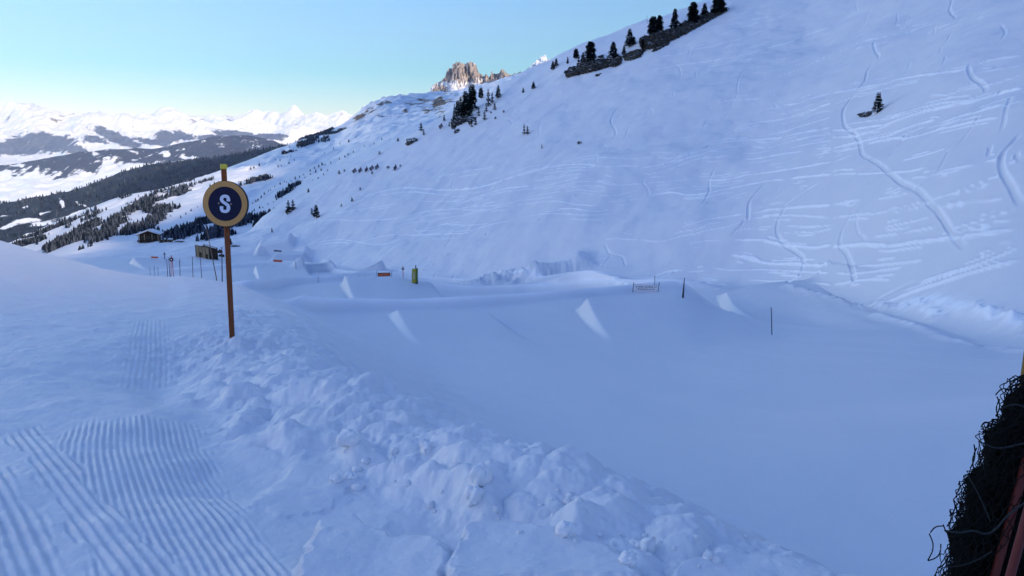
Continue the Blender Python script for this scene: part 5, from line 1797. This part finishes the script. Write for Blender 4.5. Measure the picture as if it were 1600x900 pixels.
banner(991, 1027, 444.5, 455.5, 457.5, 'white banner with two lines of black lettering between thin poles', M_WHITE, 0.03, True)
banner(590, 610, 426.2, 431.8, 434, 'orange banner with a dark border on the second crest', M_ORANGE, -0.03, frame=M_BLACK)
banner(427, 441, 406.0, 409.4, 411.5, 'small orange banner on the third crest below the shaped snow block', M_ORANGE, 0.06, posts=False, frame=None)
banner(236, 247, 400.8, 403.4, 406, 'far orange banner on the left bench below the chalet', M_ORANGE, 0.04, posts=False)
banner(428, 440, 391.0, 393.2, 396, 'low dark banner in front of the upper shaped snow block', M_POLE, 0.08, posts=False)

# padded post
b = hit(BVF, 648.5, 443)
k = b.y / F
root = empty('padded_post', b)
M_PADY = simple('yellow_pad', (0.40, 0.36, 0.035), 0.6, 0.25, 2.5)
M_PADG = simple('green_pad', (0.10, 0.15, 0.025), 0.6, 0.25, 2.5)
M_PATCH = simple('pale_patch', (0.42, 0.40, 0.24), 0.7, 0.25, 5)
hpd = 23.5 * k; wpd = 9.0 * k
def slab_col(x0, x1, y0, y1, z0, z1, bend, n=10):
    bm = bmesh.new(); rings = []
    for i in range(n + 1):
        t = i / n; z = z0 + (z1 - z0) * t; o_ = bend * math.sin(t * math.pi) + 0.06 * t * wpd
        rings.append([bm.verts.new((x + o_, y, z)) for x, y in ((x0, y0), (x1, y0), (x1, y1), (x0, y1))])
    for A_, B_ in zip(rings[:-1], rings[1:]):
        for q in range(4): bm.faces.new((A_[q], A_[(q + 1) % 4], B_[(q + 1) % 4], B_[q]))
    bm.faces.new(rings[0][::-1]); bm.faces.new(rings[-1])
    bmesh.ops.bevel(bm, geom=[e for e in bm.edges if abs((e.verts[0].co - e.verts[1].co).normalized().z) > 0.6], offset=0.05 * wpd, segments=2, affect='EDGES')
    return bm
link_bm('pad', slab_col(-wpd / 2, wpd * 0.18, -0.35 * wpd, 0.35 * wpd, 0.08 * hpd, hpd, -0.05 * wpd), M_PADY, root)
link_bm('side_pad', slab_col(wpd * 0.185, wpd / 2, -0.28 * wpd, 0.42 * wpd, 0.08 * hpd, hpd * 1.02, -0.05 * wpd), M_PADG, root)
bm = bmesh.new(); add_box(bm, (-0.12 * wpd, -0.36 * wpd, 0.55 * hpd), (0.36 * wpd, 0.02, 0.5 * hpd)); link_bm('patch', bm, M_PATCH, root)
bm = bmesh.new(); add_box(bm, (0, 0, 0.02 * hpd), (wpd * 0.95, wpd * 0.7, 0.12 * hpd)); link_bm('foot', bm, M_BLACK, root)
bm = bmesh.new(); add_tube(bm, [(0.1 * wpd, 0.05, 0), (0.18 * wpd, 0.05, hpd * 1.24)], 0.09 * wpd, 8); link_bm('pole', bm, M_POLE, root)
tag(root, 'upright yellow and green crash pad round a pole on the second crest', 'crash pad')

# ------------------------------------------------------------------ timber enclosure
b = hit(BVF, 327, 405.5)
k = b.y / F
root = empty('timber_enclosure', (b.x, b.y, b.z), 0)
p0 = pt(328, 405, b.y) - b; Hs = 17.5 * k
d1 = Vector((-0.64, 0.768, 0)).normalized(); Ls = 0.0
# length of the long side from the picture: its far end stands over column 306
for L_ in np.arange(3, 30, 0.1):
    q = b + d1 * L_
    if pix((q.x, q.y, b.z))[0] < 307.2: Ls = L_; break
Ls = Ls or 9.0
d2 = Vector((0.768, 0.64, 0)); Ws = 13.0 * k
def wall_panel(a, c, z0, z1, th, mat, name):
    bm = bmesh.new(); d = (c - a); L = d.length; ang = math.atan2(d.y, d.x)
    nbd = max(int(L / 0.22), 2)
    for q in range(nbd):
        add_box(bm, ((q + 0.5) * L / nbd, 0, (z0 + z1) / 2 + 0.03 * math.sin(q * 2.7)), (L / nbd * 0.93, th, z1 - z0))
    bm.transform(Matrix.Translation(Vector((a.x, a.y, 0))) @ Matrix.Rotation(ang, 4, 'Z'))
    return link_bm(name, bm, mat, root)
A_ = Vector((0, 0, 0)); B_ = d1 * Ls; C_ = d2 * Ws; D_ = B_ + C_
for i in range(4):
    f0, f1 = (i + 0.07) / 4, (i + 0.93) / 4
    if i == 1 or i == 3: wall_panel(B_ * f0, B_ * f1, -0.6, Hs * 0.93, 0.07, M_WOODL, 'board_panel')
    else:
        wall_panel(B_ * f0, B_ * f1, Hs * 0.42, Hs * 0.93, 0.07, M_WOODL, 'board_panel'); wall_panel(B_ * f0, B_ * f1, -0.6, Hs * 0.30, 0.06, M_WOODD, 'board_panel')
wall_panel(C_ * 0.03, C_ * 0.97, -0.6, Hs * 0.85, 0.07, M_WOODD, 'end_wall')
wall_panel(B_ + C_ * 0.03, B_ + C_ * 0.97, -0.6, Hs * 0.9, 0.07, M_WOODD, 'end_wall')
wall_panel(C_ + B_ * 0.02, C_ + B_ * 0.98, -0.6, Hs * 0.9, 0.07, M_WOODD, 'back_wall')
for i in range(5):
    bm = bmesh.new(); q = B_ * (i / 4) - d2 * 0.09; add_box(bm, (q.x, q.y, Hs / 2 - 0.3), (0.2, 0.2, Hs + 0.6), Matrix.Rotation(math.atan2(d1.y, d1.x), 3, 'Z')); link_bm('post', bm, M_WOODL, root)
for q in (C_, D_):
    bm = bmesh.new(); add_box(bm, (q.x, q.y, Hs / 2 - 0.3), (0.2, 0.2, Hs + 0.6)); link_bm('post', bm, M_WOODD, root)
for a_, c_ in ((A_, B_), (C_, D_)):
    bm = bmesh.new(); d = c_ - a_; add_box(bm, (d.length / 2, 0, Hs), (d.length + 0.3, 0.2, 0.12)); bm.transform(Matrix.Translation(a_) @ Matrix.Rotation(math.atan2(d.y, d.x), 4, 'Z')); link_bm('top_rail', bm, M_WOODL, root)
bm = bmesh.new(); m_ = (B_ + C_) / 2; add_box(bm, (m_.x, m_.y, Hs * 0.45), (Ls * 0.94, Ws * 0.94, 0.1), Matrix.Rotation(math.atan2(d1.y, d1.x), 3, 'Z')); link_bm('inner_floor', bm, M_WOODD, root)
tag(root, 'open-topped weathered timber enclosure with posts left of the sign pole', 'shelter')
# logs and stones beside it
def boulder(c, s, label, seed, mat=None, name='rock', cat='rock', group=None):
    bm = bmesh.new(); bmesh.ops.create_icosphere(bm, subdivisions=3, radius=1.0)
    for v in bm.verts:
        n = v.co.normalized()
        v.co = Vector((n.x * s[0], n.y * s[1], n.z * s[2])) * (1 + 0.30 * float(noise2(np.array(n.x * 1.7 + seed), np.array(n.y * 1.7 + n.z * 1.3), seed)) + 0.12 * float(noise2(np.array(n.x * 5 + seed), np.array(n.y * 5 - n.z * 4), seed + 2)))
    o = link_bm(name, bm, mat or M_ROCK, None, False); o.location = c
    tag(o, label, cat, group); return o
for (u, v, w_, h_, lab) in [(346, 401, 5, 4, 'dark rock lowest beside the right end of the timber enclosure'), (344, 395, 4, 5, 'dark rock between the enclosure wall and the sign pole'), (368, 384.5, 7, 1.4, 'flat dark stone on the snow right of the sign pole')]:
    p = hit(BVF, u, v)
    if p is not None: boulder(p, (w_ * p.y / F, w_ * 0.8 * p.y / F, h_ * p.y / F), lab, int(u))

# ------------------------------------------------------------------ chalet on the far bench
b = hit(BVF, 233, 378.8)
if b is None or b.y > 420: b = hit(BVF, 233, 381)
k = b.y / F
root = empty('chalet', b, math.radians(14))
Wc, Dc, Hw = 27 * k, 24 * k, 12.0 * k
rise = 5.0 * k
bm = bmesh.new()
V_ = [(-Wc / 2, 0, -1), (Wc / 2, 0, -1), (Wc / 2, 0, Hw), (0, 0, Hw + rise), (-Wc / 2, 0, Hw)]
f_ = [bm.verts.new(v) for v in V_]; g_ = [bm.verts.new((v[0], Dc, v[2])) for v in V_]
bm.faces.new(f_); bm.faces.new(g_[::-1])
for q in range(5): bm.faces.new((f_[q], g_[q], g_[(q + 1) % 5], f_[(q + 1) % 5]))
link_bm('walls', bm, M_WOODD, root)
over = 3.4 * k
rf = None
for s_ in (-1, 1):
    L = math.hypot(Wc / 2 + over, rise * (1 + over / (Wc / 2))); ang = math.atan2(rise, Wc / 2)
    bm = bmesh.new(); add_box(bm, (L / 2, Dc / 2 - over * 0.2, 0), (L, Dc + over * 2.2, 0.18))
    bm.transform(Matrix.Translation((0, 0, Hw + rise + 0.14)) @ (Matrix.Rotation(math.pi, 4, 'Z') if s_ < 0 else Matrix.Identity(4)) @ Matrix.Rotation(ang, 4, 'Y') @ (Matrix.Translation((0, -2 * (Dc / 2 - over * 0.2), 0)) if s_ < 0 else Matrix.Identity(4)))
    r_ = link_bm('roof', bm, M_WOODD, root)
    bm = bmesh.new(); add_box(bm, (L / 2 + 0.05, Dc / 2 - over * 0.2, 0.34), (L - 0.1, Dc + over * 2.0, 0.42)); bmesh.ops.bevel(bm, geom=[e for e in bm.edges], offset=0.12, segments=2, affect='EDGES')
    bm.transform(Matrix.Translation((0, 0, Hw + rise + 0.14)) @ (Matrix.Rotation(math.pi, 4, 'Z') if s_ < 0 else Matrix.Identity(4)) @ Matrix.Rotation(ang, 4, 'Y') @ (Matrix.Translation((0, -2 * (Dc / 2 - over * 0.2), 0)) if s_ < 0 else Matrix.Identity(4)))
    sn = link_bm('roof_snow', bm, M_SNOW, r_)
M_WIN = simple('dark_glass', (0.02, 0.025, 0.035), 0.15, 0.1)
for x in (-0.30, -0.02, 0.27):
    bm = bmesh.new(); add_box(bm, (x * Wc, -0.05, Hw * 0.62), (Wc * 0.15, 0.12, Hw * 0.32)); w_ = link_bm('window', bm, M_WOODL, root)
    bm = bmesh.new(); add_box(bm, (x * Wc, -0.13, Hw * 0.62), (Wc * 0.115, 0.04, Hw * 0.25)); link_bm('pane', bm, M_WIN, w_)
for x in (-0.52, -0.2, 0.2, 0.52):
    bm = bmesh.new(); add_box(bm, (x * Wc, -over, Hw * 0.42), (0.28, 0.28, Hw + 1)); link_bm('pillar', bm, M_WOODL, root)
bm = bmesh.new(); add_box(bm, (0, -over * 0.55, Hw * 0.18), (Wc * 1.2, over * 1.3, 0.25)); add_box(bm, (0, -over * 1.18, Hw * 0.32), (Wc * 1.2, 0.12, 0.18)); add_box(bm, (0, -over * 1.18, Hw * 0.23), (Wc * 1.2, 0.08, 0.5)); link_bm('balcony', bm, M_WOODD, root)
tag(root, 'dark wooden chalet with a snowy gable roof on the far bench', 'chalet')
for (u, v, w_, d_, h_, lab) in [(262, 378.0, 22, 12, 3.2, 'dark flat-topped timber terrace joined to the right of the chalet'), (281, 378.8, 14, 8, 1.8, 'low dark timber platform farther right of the chalet terrace')]:
    p = hit(BVF, u, v)
    if p is None or p.y > 420: p = hit(BVF, u, v + 2)
    k = p.y / F
    root = empty('timber_terrace', p, math.radians(-6))
    bm = bmesh.new(); add_box(bm, (0, 0, h_ * k * 0.85), (w_ * k, d_ * k, h_ * k * 0.3)); link_bm('deck', bm, M_WOODD, root)
    for s_ in (-0.46, -0.15, 0.15, 0.46):
        bm = bmesh.new(); add_box(bm, (s_ * w_ * k, -0.45 * d_ * k, h_ * k * 0.3), (0.3, 0.3, h_ * k * 1.2)); link_bm('post', bm, M_WOODL, root)
    bm = bmesh.new(); add_box(bm, (0, -0.3 * d_ * k, h_ * k * 0.2), (w_ * k * 0.97, 0.15, h_ * k * 1.0)); link_bm('skirt_boards', bm, M_WOODD, root)
    tag(root, lab, 'terrace')

# ------------------------------------------------------------------ loose blocks of snow
def snow_block(u, v, wpx, hpx, seed, label, sharp=False, group=None, sink=0.25):
    p = hit(BVF, u, v)
    if p is None: return
    k = (p - EYEV).length / F
    bm = bmesh.new()
    r_ = random.Random(seed)
    if sharp:
        bmesh.ops.create_cube(bm, size=2.0)
        for vv in bm.verts: vv.co += Vector((r_.uniform(-.3, .3), r_.uniform(-.3, .3), r_.uniform(-.35, .2)))
        bmesh.ops.bevel(bm, geom=[e for e in bm.edges], offset=0.16, segments=2, affect='EDGES')
        bmesh.ops.subdivide_edges(bm, edges=bm.edges[:], cuts=1, use_grid_fill=True)
    else:
        bmesh.ops.create_icosphere(bm, subdivisions=4, radius=1.0)
    for vv in bm.verts:
        n = vv.co.normalized()
        a = 0.38 * float(noise2(np.array(n.x * 1.6 + seed), np.array(n.y * 1.6 + n.z), seed)) + 0.16 * float(noise2(np.array(n.x * 4 + seed), np.array(n.y * 4 + n.z * 3), seed + 3)) + 0.04 * float(noise2(np.array(n.x * 10 + seed), np.array(n.y * 10 - n.z * 8), seed + 4))
        vv.co *= 1 + (a if not sharp else a * 0.35)
    bm.transform(Matrix.Rotation(r_.uniform(0, 3.1), 4, 'Z') @ Matrix.Diagonal((wpx * k / 2, wpx * k / 2 * r_.uniform(0.7, 1.0), hpx * k / 2, 1)))
    o = link_bm('snow_block', bm, M_CLOD, None, True)
    o.location = (p.x, p.y, p.z + hpx * k / 2 * (1 - 2 * sink))
    tag(o, label, 'snow block', group)


M_CLOD = snow_material('broken_snow')
for n_ in M_CLOD.node_tree.nodes:
    if n_.type == 'ATTRIBUTE': n_.attribute_name = 'none'
    if n_.type == 'MATH' and n_.operation == 'MULTIPLY_ADD': n_.inputs[2].default_value = 0.55
snow_block(1013, 862, 24, 30, 11, 'square upright snow block at the bottom centre of the churned bank', True)
snow_block(752, 752, 34, 34, 12, 'largest rounded snow block on the crest of the churned bank')
snow_block(742, 782, 30, 30, 13, 'rounded snow block just below the largest one on the bank')
snow_block(548, 692, 34, 28, 14, 'rounded snow block high on the left part of the bank')
snow_block(524, 752, 18, 16, 15, 'small round snowball in the hollow left of the bank', False)
snow_block(982, 880, 28, 22, 16, 'snow block left below the square upright one')
snow_block(884, 835, 30, 24, 17, 'snow block between the near slab and the middle hump')
snow_block(668, 705, 22, 20, 18, 'snow block on the upper rim left of the largest one')
r_ = random.Random(21)
GC = 'crumbs of snow on the churned bank'
for i in range(46):
    t = r_.random()
    u = 520 + 640 * t + r_.uniform(-30, 30); vmid = 690 + (860 - 690) * t
    v = vmid + r_.uniform(-20, 75) * (1 - 0.3 * t)
    if v > 893: continue
    s_ = r_.choice((5, 6, 7, 8, 9, 11, 14))
    snow_block(u, v, s_ * r_.uniform(0.9, 1.3), s_ * r_.uniform(0.7, 1.1), 100 + i, 'small white snow crumb lying on the churned bank', r_.random() < 0.75, GC, 0.45)

# ------------------------------------------------------------------ far woods
M_FARTREE = simple('far_conifer', (0.007, 0.012, 0.022), 0.9, 0.5, 0.3, 0.05)
M_FROST = simple('frosted_conifer', (0.06, 0.075, 0.105), 0.9, 0.5, 0.3, 0.05)


def cone_forest(name, X, Y, Z, mask, n, h0, h1, mats, seed, label, group=None, need=None):
    rg = np.random.default_rng(seed)
    w = np.clip(mask, 0, None).ravel().copy()
    # even out by the size of each cell on the ground
    dX = np.gradient(X, axis=1); dY = np.gradient(Y, axis=0)
    w *= np.abs(dX * dY).ravel()
    w /= w.sum()
    ii = rg.choice(len(w), n, p=w)
    px_, py_, pz_ = X.ravel()[ii], Y.ravel()[ii], Z.ravel()[ii]
    px_ = px_ + rg.normal(0, 2.5, n); py_ = py_ + rg.normal(0, 4, n)
    hh = rg.uniform(h0, h1, n); rr_ = hh * rg.uniform(0.17, 0.26, n)
    K = 6
    ang = rg.uniform(0, 6.28, n)[:, None] + np.arange(K)[None] * 2 * math.pi / K
    jag = rg.uniform(0.7, 1.2, (n, K))
    rings = []
    for (zf_, rf_) in ((0.06, 1.0), (0.45, 0.62), (0.5, 0.72), (1.0, 0.03)):
        rings.append(np.stack([px_[:, None] + np.cos(ang) * rr_[:, None] * rf_ * jag, py_[:, None] + np.sin(ang) * rr_[:, None] * rf_ * jag, (pz_ - 0.5)[:, None] + hh[:, None] * zf_ + 0 * ang], -1))
    V = np.stack(rings, 1).reshape(-1, 3)
    base = (np.arange(n) * 4 * K)[:, None, None]
    Fq = []
    for q in range(3):
        k0 = np.arange(K); k1 = (k0 + 1) % K
        Fq.append(np.stack([q * K + k0, q * K + k1, (q + 1) * K + k1, (q + 1) * K + k0], -1))
    Fq = np.concatenate(Fq)[None] + base
    Fq = Fq.reshape(-1, 4).astype(np.int32)
    me = bpy.data.meshes.new(name)
    me.vertices.add(len(V)); me.vertices.foreach_set('co', V.astype(np.float32).ravel())
    me.loops.add(Fq.size); me.loops.foreach_set('vertex_index', Fq.ravel())
    me.polygons.add(len(Fq)); me.polygons.foreach_set('loop_start', np.arange(0, Fq.size, 4, dtype=np.int32)); me.polygons.foreach_set('loop_total', np.full(len(Fq), 4, np.int32))
    mi = np.repeat(rg.integers(0, len(mats), n), 3 * K).astype(np.int32)
    for m in mats: me.materials.append(m)
    me.polygons.foreach_set('material_index', mi)
    me.update(calc_edges=True)
    o = bpy.data.objects.new(name, me); COL.objects.link(o)
    tag(o, label, 'woods', group, 'stuff')


cone_forest('valley_woods', VX, VY, VZ, (np.clip(VF - 0.36, 0, 0.3)) * (VK[3] - 4 > np.arange(VX.shape[0])[:, None]), 8500, 4.5, 9.5, [M_FARTREE, M_FROST], 31, 'frosted dark woods in patches on the sunny valley side')
cone_forest('ridge_woods', DX, DY, DZ, np.clip(df - 0.5, 0, 0.3), 16000, 8, 16, [M_FARTREE, M_FARTREE, M_FROST], 32, 'dark woods covering the shaded slope across the valley')

# single trees dotted over the shaded valley side
FT = []
for i in range(3):
    bm = bmesh.new()
    for (z, rr0) in ((0.10, 0.24), (0.36, 0.19), (0.62, 0.13)):
        bmesh.ops.create_cone(bm, cap_ends=True, segments=7, radius1=rr0, radius2=0.02, depth=0.46, matrix=Matrix.Translation((0, 0, z + 0.18)) @ Matrix.Rotation(0.4 * i + z, 4, 'Z'))
    for v in bm.verts: v.co.x *= 1 + 0.25 * math.sin(v.co.z * 17 + i); v.co.y *= 1 + 0.2 * math.cos(v.co.z * 13 + i)
    me = bpy.data.meshes.new('distant_conifer'); bm.to_mesh(me); bm.free(); me.materials.append(M_FARTREE); FT.append(me)
VALL = [(394, 318), (400, 316), (403, 312), (409, 309), (413, 305), (420, 300), (424, 297), (431, 292), (437, 289), (443, 286), (449, 285), (455, 283), (462, 280), (468, 277), (476, 273), (483, 268), (492, 263), (497, 261), (503, 258), (440, 300), (446, 296), (452, 293),
        (459, 288), (466, 284), (471, 284), (478, 279), (486, 274), (494, 270), (501, 266), (510, 260), (518, 256), (385, 336), (392, 333), (398, 330), (404, 326), (411, 324), (418, 320), (426, 316), (433, 312), (440, 309), (380, 322), (386, 318), (372, 326), (364, 330), (350, 334),
        (425, 255), (430, 253), (437, 252), (444, 250), (449, 247), (455, 246), (460, 250), (452, 256), (441, 258), (434, 260), (398, 262), (391, 265), (405, 258), (530, 250), (538, 246), (545, 243), (552, 240), (512, 268), (505, 274), (497, 279), (489, 283), (560, 232), (570, 228),
        (545, 222), (532, 226), (556, 215), (520, 236), (508, 240), (585, 225), (596, 219), (478, 300), (470, 306), (462, 311), (455, 316), (448, 320), (436, 326), (429, 331), (300, 330), (308, 325), (318, 322), (326, 318), (292, 336), (283, 340), (276, 300), (330, 290), (336, 287), (343, 284)]
allV = np.stack([VU.ravel(), VV.ravel()], 1)
front = (np.arange(VX.shape[0])[:, None] * np.ones((1, VX.shape[1])) < VK[3]).ravel()
rg = np.random.default_rng(77)
for i, (u, v) in enumerate(VALL):
    u += rg.uniform(-1.5, 1.5); v += rg.uniform(-1, 1)
    dd = (allV[:, 0] - u) ** 2 + (allV[:, 1] - v) ** 2 + np.where(front, 0, 1e9)
    j = int(dd.argmin())
    if dd[j] > 9: continue
    o = bpy.data.objects.new('distant_conifer', FT[i % 3]); COL.objects.link(o)
    Yd = VY.ravel()[j]
    h = rg.uniform(2.6, 5.2) * Yd / F
    o.location = (VX.ravel()[j], Yd, VZ.ravel()[j] - 0.3); o.scale = (h * 1.25, h * 1.25, h); o.rotation_euler = (0, 0, rg.uniform(0, 6))
    tag(o, 'tiny dark conifer dotted on the shaded valley side beyond the park', 'tree', 'scattered trees on the far valley side')
SKY_LEFT = (22.0, 12.2, 6.6, 1)
SKY_HIGH = (0.74, 1.16, 1.92, 1)
# ================================================================== LIGHT
w = bpy.data.worlds.new('World'); SC.world = w; w.use_nodes = True
nt = w.node_tree
bg = nt.nodes['Background']
sky = nt.nodes.new('ShaderNodeTexSky'); sky.sky_type = 'NISHITA'; sky.sun_disc = False
sky.sun_elevation = SEL; sky.sun_rotation = SAZ
sky.altitude = 2000; sky.air_density = 1.0; sky.dust_density = 0.6; sky.ozone_density = 1.5
# the upper sky is a deeper and stronger blue than the band over the horizon
tc = nt.nodes.new('ShaderNodeTexCoord'); sx = nt.nodes.new('ShaderNodeSeparateXYZ')
nt.links.new(tc.outputs['Generated'], sx.inputs[0])
ramp = nt.nodes.new('ShaderNodeValToRGB'); cr = ramp.color_ramp
cr.elements[0].position = 0.0; cr.elements[0].color = (1.36, 0.91, 0.83, 1)
cr.elements[1].position = 0.55; cr.elements[1].color = SKY_HIGH
e = cr.elements.new(0.10); e.color = (0.58, 0.93, 0.88, 1)
e = cr.elements.new(0.22); e.color = (0.76, 1.14, 1.34, 1)
nt.links.new(sx.outputs['Z'], ramp.inputs[0])
mul = nt.nodes.new('ShaderNodeMixRGB'); mul.blend_type = 'MULTIPLY'; mul.inputs[0].default_value = 1.0
nt.links.new(sky.outputs[0], mul.inputs[1]); nt.links.new(ramp.outputs[0], mul.inputs[2])
# and it is paler on the left, away from the sun
ma = nt.nodes.new('ShaderNodeMapRange'); ma.inputs[1].default_value = 0.3; ma.inputs[2].default_value = -1.0
nt.links.new(sx.outputs['X'], ma.inputs[0])
r2 = nt.nodes.new('ShaderNodeValToRGB'); c2 = r2.color_ramp
c2.elements[0].position = 0.0; c2.elements[0].color = (1, 1, 1, 1)
c2.elements[1].position = 1.0; c2.elements[1].color = SKY_LEFT
e = c2.elements.new(0.45); e.color = (1.10, 1.05, 1.02, 1)
e = c2.elements.new(0.66); e.color = (1.32, 1.18, 1.06, 1)
nt.links.new(ma.outputs[0], r2.inputs[0])
mul2 = nt.nodes.new('ShaderNodeMixRGB'); mul2.blend_type = 'MULTIPLY'; mul2.inputs[0].default_value = 1.0
nt.links.new(mul.outputs[0], mul2.inputs[1]); nt.links.new(r2.outputs[0], mul2.inputs[2])
nt.links.new(mul2.outputs[0], bg.inputs[0]); bg.inputs[1].default_value = 0.1
sl = bpy.data.lights.new('sun', 'SUN'); so = bpy.data.objects.new('sun', sl); COL.objects.link(so)
sl.energy = 4.6; sl.angle = math.radians(0.53); sl.color = (1.0, 0.80, 0.56)
so.rotation_euler = SUN.to_track_quat('Z', 'Y').to_euler()
so.location = (0, -5, 40)
SC.view_settings.view_transform = 'Standard'; SC.view_settings.look = 'None'
SC.view_settings.gamma = 1.0; SC.view_settings.use_curve_mapping = False
SC.view_settings.exposure = 0.58
SC.cycles.max_bounces = 6; SC.cycles.diffuse_bounces = 4; SC.cycles.glossy_bounces = 2
SC.cycles.caustics_reflective = False; SC.cycles.caustics_refractive = False
SC.cycles.use_denoising = True
